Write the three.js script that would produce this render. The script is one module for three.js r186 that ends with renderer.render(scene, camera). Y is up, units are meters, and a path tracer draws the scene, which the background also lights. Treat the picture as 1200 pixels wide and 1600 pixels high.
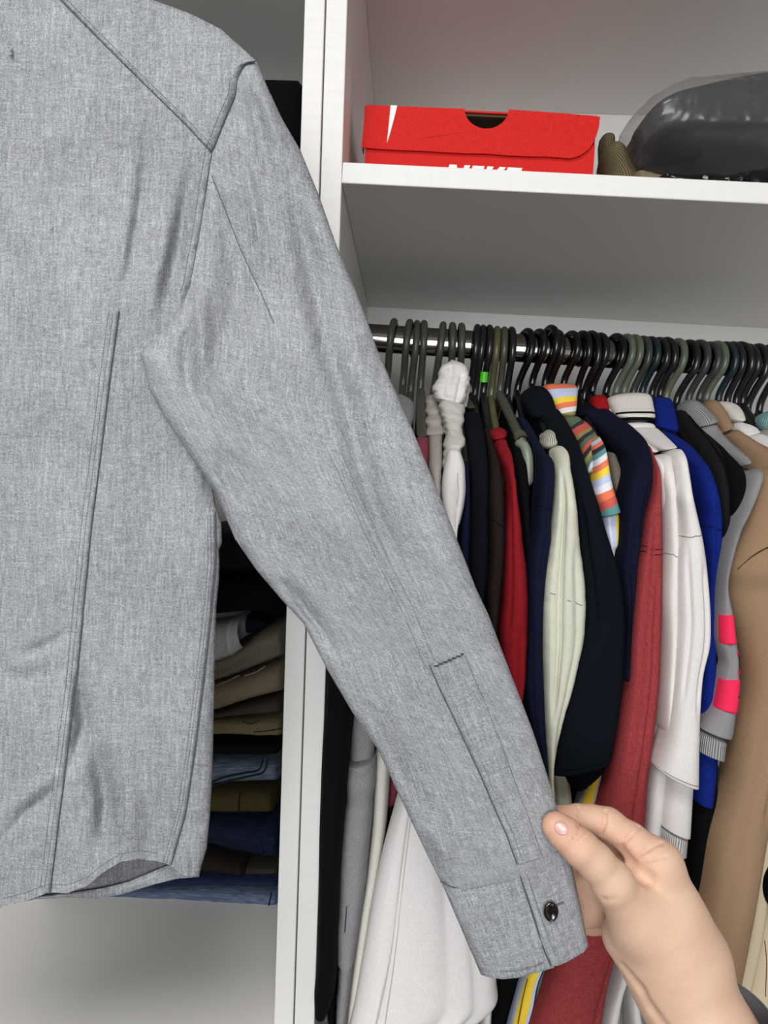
import * as THREE from 'three';
import { mergeGeometries, mergeVertices } from 'three/addons/utils/BufferGeometryUtils.js';
import { RoundedBoxGeometry } from 'three/addons/geometries/RoundedBoxGeometry.js';
import { FontLoader } from 'three/addons/loaders/FontLoader.js';
import { TextGeometry } from 'three/addons/geometries/TextGeometry.js';
import { RectAreaLightUniformsLib } from 'three/addons/lights/RectAreaLightUniformsLib.js';

// ---------------------------------------------------------------- camera, light, exposure
const scene = new THREE.Scene();
scene.background = new THREE.Color(0x05060a);
const FOCAL = 1164, EYE = new THREE.Vector3(0, 1.4, 0);        // focal length in pixels of the 1200 x 1600 frame
const camera = new THREE.PerspectiveCamera(2 * Math.atan(800 / FOCAL) * 180 / Math.PI, 0.75, 0.02, 20);
// the wardrobe's depth, down and across directions as the lens sees them (x right, y down, z forward)
const dirDepth = new THREE.Vector3(32, -51, FOCAL).normalize();
const dirDown = new THREE.Vector3(-928, 26000, FOCAL).normalize();
dirDown.addScaledVector(dirDepth, -dirDown.dot(dirDepth)).normalize();
const dirAcross = new THREE.Vector3().crossVectors(dirDown, dirDepth);
{
  const right = new THREE.Vector3(dirAcross.x, -dirDown.x, -dirDepth.x);
  const up = new THREE.Vector3(-dirAcross.y, dirDown.y, dirDepth.y);
  const back = new THREE.Vector3(-dirAcross.z, dirDown.z, dirDepth.z);
  camera.quaternion.setFromRotationMatrix(new THREE.Matrix4().makeBasis(right, up, back));
  camera.position.copy(EYE);
}
const renderer = new THREE.WebGLRenderer({ antialias: true });
renderer.toneMapping = THREE.LinearToneMapping;
renderer.toneMappingExposure = 1.0;
renderer.shadowMap.enabled = true;
RectAreaLightUniformsLib.init();
const LAMP = { x: -0.35, y: 2.52, z: 0.75, w: 1.1, h: 0.7, power: 10.8, color: 0xfbf8f5 };   // ceiling panel lamp of the room
const WINDOW = { y0: 0.95, y1: 2.15, x0: -1.1, x1: 0.7, power: 9.2, color: 0xf5f8fb };         // daylight window in the wall behind the viewer

// a point of the place that stands DIST in front of the eye (measured square to the wardrobe front)
function P(px, py, dist) {
  const r = new THREE.Vector3((px - 600) / FOCAL, (py - 800) / FOCAL, 1);
  const k = dist / r.dot(dirDepth);
  return new THREE.Vector3(r.dot(dirAcross) * k + EYE.x, -r.dot(dirDown) * k + EYE.y, -dist + EYE.z);
}

// ---------------------------------------------------------------- helpers
const names = new Map();
function numbered(n) { const c = names.get(n) ?? 0; names.set(n, c + 1); return c ? `${n}_${String(c).padStart(3, '0')}` : n; }
function tag(o, label, category, group, kind) {
  if (label) o.userData.label = label;
  if (category) o.userData.category = category;
  if (group) o.userData.group = group;
  if (kind) o.userData.kind = kind;
  return o;
}
function mesh(name, geo, mat, parent) {
  const m = new THREE.Mesh(geo, mat); m.castShadow = m.receiveShadow = true;
  m.name = parent && parent !== scene ? name : numbered(name);
  (parent ?? scene).add(m); return m;
}
function thing(name, label, category, pos, group) {
  const g = new THREE.Group(); g.name = numbered(name); scene.add(g);
  if (pos) g.position.copy(pos);
  return tag(g, label, category, group);
}
function part(name, geo, mat, root, label) {                      // geometry given in the place's coordinates, kept under its thing's base
  root.updateWorldMatrix(true, false);
  geo.applyMatrix4(root.matrixWorld.clone().invert());
  const m = new THREE.Mesh(geo, mat); m.name = name; m.castShadow = m.receiveShadow = true; root.add(m);
  if (label) m.userData.label = label;
  return m;
}
function structure(name, geo, mat, parent) { const m = mesh(name, geo, mat, parent); m.userData.kind = 'structure'; return m; }
function mulberry(a) { return () => { a |= 0; a = a + 0x6D2B79F5 | 0; let t = Math.imul(a ^ a >>> 15, 1 | a); t = t + Math.imul(t ^ t >>> 7, 61 | t) ^ t; return ((t ^ t >>> 14) >>> 0) / 4294967296; }; }
function hash3(x, y, z) { let h = Math.imul(x, 374761393) + Math.imul(y, 668265263) + Math.imul(z, 2147483647 ^ 0x5bd1e995); h = Math.imul(h ^ h >>> 13, 1274126177); return ((h ^ h >>> 16) >>> 0) / 4294967296; }
const fade = t => t * t * (3 - 2 * t), lerp = (a, b, t) => a + (b - a) * t, clamp = (v, a, b) => Math.min(b, Math.max(a, v));
const smooth = (a, b, v) => fade(clamp((v - a) / (b - a), 0, 1));
function noise2(x, y, s = 0) {                                     // -1 .. 1
  const i = Math.floor(x), j = Math.floor(y), u = fade(x - i), v = fade(y - j);
  return 2 * lerp(lerp(hash3(i, j, s), hash3(i + 1, j, s), u), lerp(hash3(i, j + 1, s), hash3(i + 1, j + 1, s), u), v) - 1;
}
function wrapNoise(x, y, px, py, s) {                              // the same, repeating after px, py cells
  const i = Math.floor(x), j = Math.floor(y), u = fade(x - i), v = fade(y - j), m = (a, n) => ((a % n) + n) % n;
  const h = (a, b) => hash3(m(a, px), m(b, py), s);
  return 2 * lerp(lerp(h(i, j), h(i + 1, j), u), lerp(h(i, j + 1), h(i + 1, j + 1), u), v) - 1;
}
function texture(n, metres, fill, colour = true) {                 // fill(x, y) in 0..1 gives grey 0..1 or [r, g, b]
  const data = new Uint8Array(n * n * 4);
  for (let y = 0; y < n; y++) for (let x = 0; x < n; x++) {
    const c = fill(x, y, n), k = (y * n + x) * 4;
    for (let q = 0; q < 3; q++) data[k + q] = clamp((Array.isArray(c) ? c[q] : c) * 255, 0, 255);
    data[k + 3] = 255;
  }
  const t = new THREE.DataTexture(data, n, n); t.wrapS = t.wrapT = THREE.RepeatWrapping;
  t.magFilter = THREE.LinearFilter; t.minFilter = THREE.LinearMipmapLinearFilter; t.generateMipmaps = true;
  if (colour) t.colorSpace = THREE.SRGBColorSpace;
  t.repeat.set(1 / metres, 1 / metres); t.needsUpdate = true; return t;
}
const again = (t, k) => { const c = t.clone(); c.repeat.multiplyScalar(k); c.needsUpdate = true; return c; };

// ---------------------------------------------------------------- cloth and board materials
const chambray = texture(1024, 0.30, (x, y, n) => {
  const s = n / 1024;
  const warp = wrapNoise(x / 2, y / 18, 512, n / 18 | 0, 1) * .6 + wrapNoise(x / 4, y / 52, n / 4 | 0, n / 52 | 0, 2) * .4;
  const weft = wrapNoise(x / 14, y / 2, n / 14 | 0, 512, 3) * .55 + wrapNoise(x / 40, y / 4, n / 40 | 0, n / 4 | 0, 4) * .22;
  const grain = (hash3(x, y, 5) - .5) * 1.3 + (hash3(x >> 1, y >> 1, 6) - .5) * .8;
  const big = wrapNoise(x / 128, y / 128, 8, 8, 7) * .06;
  const v = .80 + .09 * warp + .08 * weft + .19 * grain + big * .5 + .10 * Math.max(0, warp - .45) + .10 * Math.max(0, weft - .4);
  return [v, v, v * 1.005];
});
const weave = texture(512, 0.09, (x, y, n) => .86 + .08 * wrapNoise(x / 2, y / 16, 256, 32, 11) + .07 * wrapNoise(x / 16, y / 2, 32, 256, 12) + .10 * (hash3(x, y, 13) - .5));
const twill = texture(512, 0.075, (x, y) => { const k = ((x + y * 2) % 16) / 16; return .80 + .16 * Math.sin(k * 6.283) * (.6 + .5 * hash3(x >> 1, y >> 1, 21)) + .12 * (hash3(x, y, 22) - .5); });
const rib = texture(256, 0.022, (x, y) => .80 + .20 * Math.sin(x / 256 * 6.283 * 8) + .06 * (hash3(x, y, 31) - .5));
const pique = texture(256, 0.02, (x, y) => .82 + .16 * Math.sin((x + y) / 256 * 6.283 * 10) * Math.sin((x - y * .5) / 256 * 6.283 * 4) + .12 * (hash3(x, y, 41) - .5));
const denim = texture(512, 0.10, (x, y) => { const v = .74 + .16 * wrapNoise(x / 3, y / 60, 170, 8, 51) + .09 * wrapNoise(x / 40, y / 40, 12, 12, 52) + .16 * (hash3(x, y, 53) - .5); return [v * .93, v * .97, v * 1.04]; });
const melange = texture(512, 0.11, (x, y) => .86 + .06 * wrapNoise(x / 4, y / 2, 128, 256, 61) + .05 * wrapNoise(x / 2, y / 4, 256, 128, 62) + .10 * (hash3(x, y, 63) - .5));
const plain = texture(512, 0.09, (x, y) => .95 + .02 * wrapNoise(x / 2, y / 12, 256, 42, 14) + .02 * wrapNoise(x / 12, y / 2, 42, 256, 15) + .04 * (hash3(x, y, 16) - .5));
const boardBump = texture(256, 0.03, (x, y) => .5 + .35 * wrapNoise(x / 5, y / 5, 51, 51, 71) + .15 * (hash3(x, y, 72) - .5), false);
const cache = new Map();
function cloth(hex, tex = weave, o = {}) {
  const key = hex + '|' + tex.uuid + JSON.stringify(o);
  if (cache.has(key)) return cache.get(key);
  const m = new THREE.MeshPhysicalMaterial({ color: hex, map: tex, roughness: o.rough ?? .92, sheen: o.sheen ?? 0.0, sheenRoughness: .6, sheenColor: new THREE.Color(hex), side: THREE.DoubleSide, specularIntensity: o.spec ?? .22 });
  m.bumpMap = tex; m.bumpScale = o.bump ?? .0004;
  cache.set(key, m); return m;
}
const M = {
  board: new THREE.MeshPhysicalMaterial({ color: 0xe6e4e0, roughness: .42, bumpMap: boardBump, bumpScale: .00006, clearcoat: .06, clearcoatRoughness: .35 }),
  backBoard: new THREE.MeshPhysicalMaterial({ color: 0xe2e0dd, roughness: .5, bumpMap: boardBump, bumpScale: .00004 }),
  wall: new THREE.MeshStandardMaterial({ color: 0xb4b3b1, roughness: .95 }),
  chrome: new THREE.MeshStandardMaterial({ color: 0x86817c, metalness: 1, roughness: .12 }),
};
const plastic = (hex, rough = .32) => { const k = 'p' + hex + rough; if (!cache.has(k)) cache.set(k, new THREE.MeshPhysicalMaterial({ color: hex, roughness: rough, clearcoat: .25, clearcoatRoughness: .3 })); return cache.get(k); };

function box(x0, x1, y0, y1, z0, z1, r = .0008) {
  const g = new RoundedBoxGeometry(x1 - x0, y1 - y0, z1 - z0, 2, Math.min(r, (x1 - x0) / 3, (y1 - y0) / 3, (z1 - z0) / 3));
  g.translate((x0 + x1) / 2, (y0 + y1) / 2, (z0 + z1) / 2); return g;
}

// ---------------------------------------------------------------- lofted cloth tube
// stations: [xLeft, yLeft, xRight, yRight, distance, depth]; both edges stand at that distance from the eye
function resample(st, n) {
  const out = [];
  const k = st[0].length;
  for (let i = 0; i <= n; i++) {
    const t = i / n * (st.length - 1), a = Math.min(st.length - 2, Math.floor(t)), f = t - a;
    const p0 = st[Math.max(0, a - 1)], p1 = st[a], p2 = st[a + 1], p3 = st[Math.min(st.length - 1, a + 2)], row = [];
    for (let q = 0; q < k; q++) {
      const m1 = (p2[q] - p0[q]) * .5, m2 = (p3[q] - p1[q]) * .5, f2 = f * f, f3 = f2 * f;
      row.push((2 * f3 - 3 * f2 + 1) * p1[q] + (f3 - 2 * f2 + f) * m1 + (-2 * f3 + 3 * f2) * p2[q] + (f3 - f2) * m2);
    }
    out.push(row);
  }
  return out;
}
function gridGeometry(rows, cols, at, uvAt, wrap) {
  const pos = [], uv = [], idx = [];
  for (let i = 0; i < rows; i++) for (let j = 0; j < cols; j++) { const p = at(i, j), t = uvAt(i, j); pos.push(p.x, p.y, p.z); uv.push(t[0], t[1]); }
  for (let i = 0; i < rows - 1; i++) for (let j = 0; j < cols - 1; j++) { const a = i * cols + j, b = a + 1, c = a + cols, d = c + 1; idx.push(a, c, b, b, c, d); }
  const g = new THREE.BufferGeometry();
  g.setAttribute('position', new THREE.Float32BufferAttribute(pos, 3)); g.setAttribute('uv', new THREE.Float32BufferAttribute(uv, 2)); g.setIndex(idx); g.computeVertexNormals();
  if (wrap) { const n = g.attributes.normal; for (let i = 0; i < rows; i++) { const a = i * cols, b = a + cols - 1, v = new THREE.Vector3(n.getX(a) + n.getX(b), n.getY(a) + n.getY(b), n.getZ(a) + n.getZ(b)).normalize(); n.setXYZ(a, v.x, v.y, v.z); n.setXYZ(b, v.x, v.y, v.z); } }
  return g;
}
let tubeSeed = 100;
function tube(stations, o = {}) {
  const seed = o.seed ?? tubeSeed++;
  const full = stations.map(s => [s[0], s[1], s[2], s[3], s[4] ?? o.dist ?? .68, s[5] ?? o.depth ?? .05]);
  const n = o.n ?? Math.max(20, (full.length - 1) * (o.per ?? 9)), m = o.m ?? 40, p = o.p ?? .75;
  const rings = resample(full, n).map(r => ({ L: P(r[0], r[1], r[4]), R: P(r[2], r[3], r[4]), T: r[5] }));
  let s = 0; const list = [];
  for (let i = 0; i < rings.length; i++) {
    const c = rings[i].L.clone().add(rings[i].R).multiplyScalar(.5), a = rings[i].R.clone().sub(rings[i].L).multiplyScalar(.5);
    if (o.front) c.z -= rings[i].T / 2 * o.front;
    if (i) s += c.distanceTo(list[i - 1].c);
    list.push({ c, a, T: rings[i].T, s, k: 1 });
  }
  const total = s, rA = o.roundA ?? .006, rB = o.roundB ?? .006;
  for (const r of list) {
    if (o.endA !== 'hem') { const d = r.s / rA; if (d < 1) r.k *= Math.sqrt(Math.max(.02, 1 - (1 - d) ** 2)); }
    if (o.endB !== 'hem') { const d = (total - r.s) / rB; if (d < 1) r.k *= Math.sqrt(Math.max(.02, 1 - (1 - d) ** 2)); }
  }
  if (o.endB === 'hem') {
    const e = list[list.length - 1], b = list[list.length - 4], back = b.c.clone().sub(e.c).normalize();
    for (const [k, up] of [[.96, -.0006], [.9, .001], [.88, .012], [.5, .02], [.02, .02]]) list.push({ c: e.c.clone().addScaledVector(back, up), a: e.a.clone(), T: e.T, s: total, k, flat: true });
  }
  const amp = o.amp ?? .0016, fx = o.fx ?? 55, fs = o.fs ?? 9, folds = o.folds ?? [], front = new THREE.Vector3(0, 0, 1);
  const half = [];
  const at = (i, j) => {
    const r = list[i], ph = -Math.PI / 2 + j / m * 2 * Math.PI, cs = Math.cos(ph), sn = Math.sin(ph);
    const x = Math.sign(cs) * Math.abs(cs) ** p, y = Math.sign(sn) * Math.abs(sn) ** p, w = r.a.length();
    const q = r.c.clone().addScaledVector(r.a, x * r.k).addScaledVector(front, y * r.k * r.T / 2);
    let d = 0;
    const ax = x * w + (sn < 0 ? .5 : 0), ay = r.s;
    d += amp * (noise2(ax * fx, ay * fs, seed) * .7 + noise2(ax * fx * 2.3, ay * fs * 2.1, seed + 1) * .3);
    if (o.fine) d += o.fine * noise2(ax * 160 + ay * 90, ay * 170 - ax * 60, seed + 2);
    for (const f of folds) { const v = r.s / (total || 1); if (sn > -.2) d -= f[1] * Math.exp(-(((x - f[0]) / f[2]) ** 2)) * smooth(f[3] ?? 0, (f[3] ?? 0) + .12, v + 1e-6) * (1 - smooth((f[4] ?? 1.01) - .12, f[4] ?? 1.01, v)); }
    for (const f of o.rings ?? []) { d += f[1] * Math.exp(-(((r.s / (total || 1) - f[0]) / f[2]) ** 2)); }
    const dir = r.a.clone().normalize().multiplyScalar(cs).addScaledVector(front, sn).normalize();
    q.addScaledVector(dir, (r.flat ? d * r.k : d) * Math.min(1, r.k * 1.2));
    return q;
  };
  const g = gridGeometry(list.length, m + 1, at, (i, j) => { const w = list[i].a.length(); const ph = -Math.PI / 2 + j / m * 2 * Math.PI; return [Math.sin(ph - 0) === 0 ? 0 : (ph) * .5 * (w * 2 + list[i].T) * .64, -list[i].s]; }, true);
  g.userData = { list, total, m, p };
  if (o.stripes) g.userData.stripes = true;
  return g;
}
// uv of a tube rewritten so that v runs 0..1 along it and u 0..1 around it
function unitUv(g, rows) { const m = g.attributes.uv.count / rows; for (let i = 0; i < rows; i++) for (let j = 0; j < m; j++) g.attributes.uv.setXY(i * m + j, j / (m - 1), g.userData.list[i].s / g.userData.total); return g; }
// a rod of the given radius through points of the place
function wire(points, r, n = 40, sides = 10, closed = false, flat = 1) {
  const g = new THREE.TubeGeometry(new THREE.CatmullRomCurve3(points, closed, 'centripetal'), n, r, sides, closed);
  return g;
}
function capped(points, r, n = 40, sides = 10) {
  const list = [wire(points, r, n, sides)];
  for (const p of [points[0], points[points.length - 1]]) { const s = new THREE.SphereGeometry(r, 10, 8); s.translate(p.x, p.y, p.z); list.push(s); }
  return mergeGeometries(list);
}
// ---------------------------------------------------------------- the room around the wardrobe
{
  const W = 2.1, B = 2.3, F = -1.16, H = 2.56, t = .12;
  const floorTex = texture(512, 1.2, (x, y) => { const v = .30 + .08 * wrapNoise(x / 60, y / 6, 8, 85, 81) + .03 * (hash3(x, y, 82) - .5); return [v, v * .95, v * .88]; });
  structure('floor', box(-W - t, W + t, -t, 0, F - t, B + t, .001), new THREE.MeshStandardMaterial({ map: floorTex, roughness: .6 }));
  structure('ceiling', box(-W - t, W + t, H, H + t, F - t, B + t, .001), M.wall);
  structure('wall_left', box(-W - t, -W, 0, H, F - t, B + t, .001), M.wall);
  structure('wall_right', box(W, W + t, 0, H, F - t, B + t, .001), M.wall);
  structure('wall_front', box(-W, W, 0, H, F - t, F, .001), M.wall);
  const { x0, x1, y0, y1 } = WINDOW;
  structure('wall_back', mergeGeometries([box(-W, x0, 0, H, B, B + t, .001), box(x1, W, 0, H, B, B + t, .001), box(x0, x1, 0, y0, B, B + t, .001), box(x0, x1, y1, H, B, B + t, .001)]), M.wall);
  const frame = structure('window_1', mergeGeometries([box(x0, x1, y0, y0 + .05, B + .02, B + .08), box(x0, x1, y1 - .05, y1, B + .02, B + .08), box(x0, x0 + .05, y0 + .05, y1 - .05, B + .02, B + .08), box(x1 - .05, x1, y0 + .05, y1 - .05, B + .02, B + .08), box((x0 + x1) / 2 - .03, (x0 + x1) / 2 + .03, y0 + .05, y1 - .05, B + .02, B + .08)]), M.board);
  const pane = mesh('window_pane', box(x0 + .05, x1 - .05, y0 + .05, y1 - .05, B + .045, B + .05), new THREE.MeshStandardMaterial({ color: 0x000000, emissive: WINDOW.color, emissiveIntensity: .9, roughness: .2 }), frame);
  const day = new THREE.RectAreaLight(WINDOW.color, WINDOW.power, x1 - x0 - .1, y1 - y0 - .1);
  day.position.set((x0 + x1) / 2, (y0 + y1) / 2, B + .012); day.lookAt((x0 + x1) / 2, (y0 + y1) / 2, B - 1); scene.add(day);
  // ceiling lamp
  const lamp = thing('ceiling_lamp', 'flat white panel lamp under the room ceiling', 'lamp', new THREE.Vector3(LAMP.x, H, LAMP.z));
  part('housing', box(LAMP.x - LAMP.w / 2 - .02, LAMP.x + LAMP.w / 2 + .02, H - .03, H, LAMP.z - LAMP.h / 2 - .02, LAMP.z + LAMP.h / 2 + .02, .004), M.board, lamp);
  part('diffuser', box(LAMP.x - LAMP.w / 2, LAMP.x + LAMP.w / 2, H - .034, H - .031, LAMP.z - LAMP.h / 2, LAMP.z + LAMP.h / 2, .0005), new THREE.MeshStandardMaterial({ color: 0xffffff, emissive: LAMP.color, emissiveIntensity: 1.2 }), lamp);
  const l = new THREE.RectAreaLight(LAMP.color, LAMP.power, LAMP.w, LAMP.h);
  l.position.set(LAMP.x, H - .037, LAMP.z); l.lookAt(LAMP.x, 0, LAMP.z); scene.add(l);
}

// ---------------------------------------------------------------- the white wardrobe: two units side by side
const FRONT = .645, BACK = 1.10, ROD = .87;
const xL = P(453.5, 750, FRONT).x, xS = P(485.4, 750, FRONT).x, xR = P(518.6, 750, FRONT).x;
const shelfTop = P(600, 256.5, FRONT).y, leftShelfY = .888, baseY = .80;
const ceilY = P(960, 179, BACK).y;
{
  const top = ceilY + .018, right = .92, left = -.86, gap = .0006;
  const wl = thing('wardrobe', 'white wardrobe unit holding stacked folded trousers, left of the double upright', 'wardrobe', new THREE.Vector3((left + xS) / 2, 0, -BACK));
  part('side_panel', box(xL, xS - gap, 0, top, -BACK, -FRONT, .0012), M.board, wl);
  part('side_panel', box(left, left + .018, 0, top, -BACK, -FRONT, .0012), M.board, wl);
  part('top_board', box(left + .018, xL, ceilY, top, -BACK, -FRONT), M.board, wl);
  part('shelf', box(left + .018, xL, leftShelfY - .018, leftShelfY, -BACK, -FRONT - .002), M.board, wl);
  part('shelf', box(left + .018, xL, 1.52, 1.538, -BACK, -FRONT - .002), M.board, wl);
  part('shelf', box(left + .018, xL, .08, .098, -BACK, -FRONT - .002), M.board, wl);
  part('back_panel', box(left, xS - gap, 0, top, -BACK - .012, -BACK - .0005), M.backBoard, wl);
  const wr = thing('wardrobe', 'white wardrobe unit with chrome rail and upper shelf, right of the double upright', 'wardrobe', new THREE.Vector3((xS + right) / 2, 0, -BACK));
  part('side_panel', box(xS + gap, xR, 0, top, -BACK, -FRONT, .0012), M.board, wr);
  part('side_panel', box(right - .018, right, 0, top, -BACK, -FRONT, .0012), M.board, wr);
  part('top_board', box(xR, right - .018, ceilY, top, -BACK, -FRONT), M.board, wr);
  part('back_panel', box(xS + gap, right, 0, top, -BACK - .012, -BACK - .0005), M.backBoard, wr);
  part('base_board', box(xR, right - .018, baseY - .02, baseY, -BACK, -FRONT - .004), M.board, wr);
  // the upper shelf hangs a little lower at its right end
  const a = P(534, 253.2, FRONT), b = P(1200, 285.5, FRONT), c = P(700, 294.5, FRONT), slope = Math.atan2(b.y - a.y, b.x - a.x);
  const thick = (a.y + (c.x - a.x) * Math.tan(slope)) - c.y;
  const g = box(0, (right - .018 - xR) / Math.cos(slope), -thick, 0, -(BACK - FRONT), 0, .0012); g.rotateZ(slope); g.translate(xR + .0004, a.y, -FRONT + .0006);
  part('shelf', g, M.board, wr);
  globalThis.shelfAt = x => a.y + (x - a.x) * Math.tan(slope);
  // chrome rail, mounted out of level
  const r0 = P(585, 528.2, ROD), r1 = P(1107, 564, ROD), dir = r1.clone().sub(r0).normalize();
  const s0 = r0.clone().addScaledVector(dir, (xR + .0005 - r0.x) / dir.x), s1 = r0.clone().addScaledVector(dir, (right - .0185 - r0.x) / dir.x);
  const rail = thing('clothes_rail', 'oval chrome rail across the wardrobe carrying all the hangers', 'rail', s0.clone().add(s1).multiplyScalar(.5));
  const len = s0.distanceTo(s1), rg = new THREE.CylinderGeometry(1, 1, len, 48, 1); rg.rotateZ(Math.PI / 2); rg.scale(1, .0160, .0085);
  rg.rotateZ(Math.atan2(dir.y, dir.x)); rg.translate(...s0.clone().add(s1).multiplyScalar(.5).toArray());
  part('tube', rg, M.chrome, rail);
  for (const s of [s0, s1]) { const f = box(s.x - (s === s0 ? 0 : .006), s.x + (s === s0 ? .006 : 0), s.y - .021, s.y + .022, s.z - .014, s.z + .014, .003); part('end_bracket', f, M.chrome, rail); }
}
// ---------------------------------------------------------------- the grey shirt held in front of the wardrobe
function polyAt(pts, t) {                                          // point at share t of a polyline's length
  let total = 0; const seg = [];
  for (let i = 1; i < pts.length; i++) { const d = Math.hypot(pts[i][0] - pts[i - 1][0], pts[i][1] - pts[i - 1][1]); seg.push(d); total += d; }
  let s = t * total;
  for (let i = 0; i < seg.length; i++) { if (s <= seg[i] || i === seg.length - 1) { const f = seg[i] ? s / seg[i] : 0; return pts[i].map((v, q) => lerp(v, pts[i + 1][q], f)); } s -= seg[i]; }
}
function polyDist(pts, x, y) {                                     // [distance, share of length, side]
  let best = 1e9, bs = 0, side = 1, run = 0, total = 0;
  for (let i = 1; i < pts.length; i++) {
    const ax = pts[i - 1][0], ay = pts[i - 1][1], dx = pts[i][0] - ax, dy = pts[i][1] - ay, L = Math.hypot(dx, dy);
    const t = clamp(((x - ax) * dx + (y - ay) * dy) / (L * L), 0, 1), ex = x - ax - dx * t, ey = y - ay - dy * t, d = Math.hypot(ex, ey);
    if (d < best) { best = d; bs = run + t * L; side = Math.sign(dx * ey - dy * ex) || 1; }
    run += L; total = run;
  }
  return [best, bs / total, side];
}
const alongX = (pts, x) => { if (x <= pts[0][0]) return pts[0][1]; for (let i = 1; i < pts.length; i++) if (x <= pts[i][0]) return lerp(pts[i - 1][1], pts[i][1], (x - pts[i - 1][0]) / (pts[i][0] - pts[i - 1][0])); return pts[pts.length - 1][1]; };
const shirtMat = cloth(0xbabcbf, chambray, { bump: .00035, rough: .95 });
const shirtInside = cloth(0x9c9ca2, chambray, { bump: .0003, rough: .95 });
const threadLight = cloth(0xb9bcc0, chambray), threadDark = cloth(0x666a80, chambray);
const SHIRT = .50;
// folds of the cloth in the plane of the shirt: polyline, half width (px), depth in metres (positive = valley)
const bodyFolds = [
  [[[232, 190], [222, 300], [205, 400], [186, 488]], 11, .0030], [[[212, 250], [196, 400], [170, 560]], 16, -.0016],
  [[[300, 255], [288, 330], [272, 420], [255, 480]], 13, .0048], [[[262, 330], [244, 430], [228, 520]], 16, -.0022],
  [[[120, 1040], [132, 1130], [112, 1200]], 13, .0056], [[[150, 1160], [166, 1250], [158, 1340]], 16, .0062], [[[190, 1130], [205, 1250], [206, 1330]], 20, -.0036],
  [[[5, 1310], [40, 1270], [95, 1228]], 8, .0022], [[[0, 1275], [45, 1240], [95, 1205]], 10, -.0016], [[[30, 1025], [70, 1010], [110, 985]], 9, .0016], [[[0, 1050], [40, 1060], [90, 1045]], 12, .0018],
  [[[-60, 330], [20, 410], [95, 500]], 26, .0024], [[[300, 560], [318, 680], [330, 790]], 12, .0030], [[[270, 900], [262, 1010], [255, 1120]], 22, .0014], [[[215, 980], [205, 1090], [230, 1200]], 22, -.0014],
];
const princess = [[186, 486], [172, 590], [156, 720], [143, 820], [132, 930], [120, 1060], [106, 1170], [92, 1280], [78, 1394]];
const yokeSeam = [[60, -40], [100, 5], [168, 74], [240, 145], [292, 196], [331, 238]];
const sideSeam = [[337, 800], [338, 880], [330, 965], [319, 1060], [305, 1170], [290, 1270], [267, 1352]];
const armhole = [[400, 95], [383, 103], [371, 122], [367, 150], [352, 184], [331, 238], [325, 275], [311, 370], [297, 445], [289, 467]];
const hem = [[-180, 1440], [0, 1418], [40, 1408], [76, 1394], [104, 1396], [136, 1384], [160, 1364], [188, 1347], [216, 1342], [248, 1346], [266, 1352], [285, 1368], [311, 1369]];
const hemFar = [[-180, 1456], [60, 1404], [112, 1401], [152, 1403], [192, 1396], [240, 1381], [276, 1372], [311, 1369]];
const bodyEdge = [[150, -42], [240, 0], [300, 22], [345, 45], [375, 72], [400, 95], [383, 103], [371, 122], [367, 150], [352, 184], [331, 238], [325, 275], [311, 370], [297, 445], [289, 467], [300, 530], [318, 640], [330, 740], [336, 785], [346, 818], [347, 848], [342, 860], [343, 880], [342, 907], [338, 948], [336, 1000], [335, 1075], [333, 1165], [331, 1225], [328, 1275], [323, 1326], [315, 1352], [311, 1369]];
const SHOULDER_T = .155;
function bodyPoint(u, t, far) {                                    // u 0 left .. 1 right edge, t 0 top .. 1 hem
  const [xr, yr] = polyAt(bodyEdge, t), yl = lerp(-190, 1450, t), xl = -180;
  const x = lerp(xl, xr, u); let y = lerp(yl, yr, u);
  const w = smooth(.72, 1, t), h = far ? hemFar : hem, y1 = lerp(1450, 1369, u), x1 = lerp(-180, 311, u);
  y += w * (alongX(h, x1) - y1);
  return [x, y];
}
function bodyDepth(x, y, t, u) {
  let d = 0;
  const toEdge = (1 - u) * (polyAt(bodyEdge, t)[0] + 180);
  const soft = t < SHOULDER_T ? 1 : y > 700 ? 1 : 0;
  const e = Math.min(1, toEdge / 38);
  d += soft ? -.009 * Math.sqrt(Math.max(0, 1 - (1 - e) ** 2)) : -.009 * smooth(-20, 16, toEdge);
  for (const [pl, w, a] of bodyFolds) { const [q, s] = polyDist(pl, x, y); if (q < w * 3) d += 1.9 * a * Math.exp(-((q / w) ** 2)) * Math.sin(Math.PI * clamp(s * .9 + .05, 0, 1)); }
  d += .0032 * noise2(x / 90, y / 230, 301) + .0011 * noise2(x / 34, y / 75, 302) + .0004 * noise2(x / 12, y / 16, 303);
  for (const [pl, step] of [[princess, .0009], [yokeSeam, -.0009], [sideSeam, .0009]]) {
    const [q, s, side] = polyDist(pl, x, y);
    if (q < 30 && s > .001 && s < .999) d += (.0013 * Math.exp(-((q / 2.2) ** 2)) + (side * step > 0 ? -.0007 * Math.exp(-((q / 11) ** 4)) : 0)) + .0004 * noise2(s * 60, q / 14, 305) * Math.exp(-q / 14);
  }
  const [qa, sa] = polyDist(armhole, x, y); if (qa < 30) d += -.0008 * Math.exp(-((qa / 16) ** 4)) + .0004 * noise2(sa * 45, qa / 9, 306);
  if (t > .93) d += .0012 * noise2(x / 10, 3, 304) * smooth(.95, 1, t);
  return d;
}
const shirt = thing('shirt', 'grey chambray long-sleeved shirt held up in front of the open wardrobe', 'shirt', P(150, 700, SHIRT));
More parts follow.
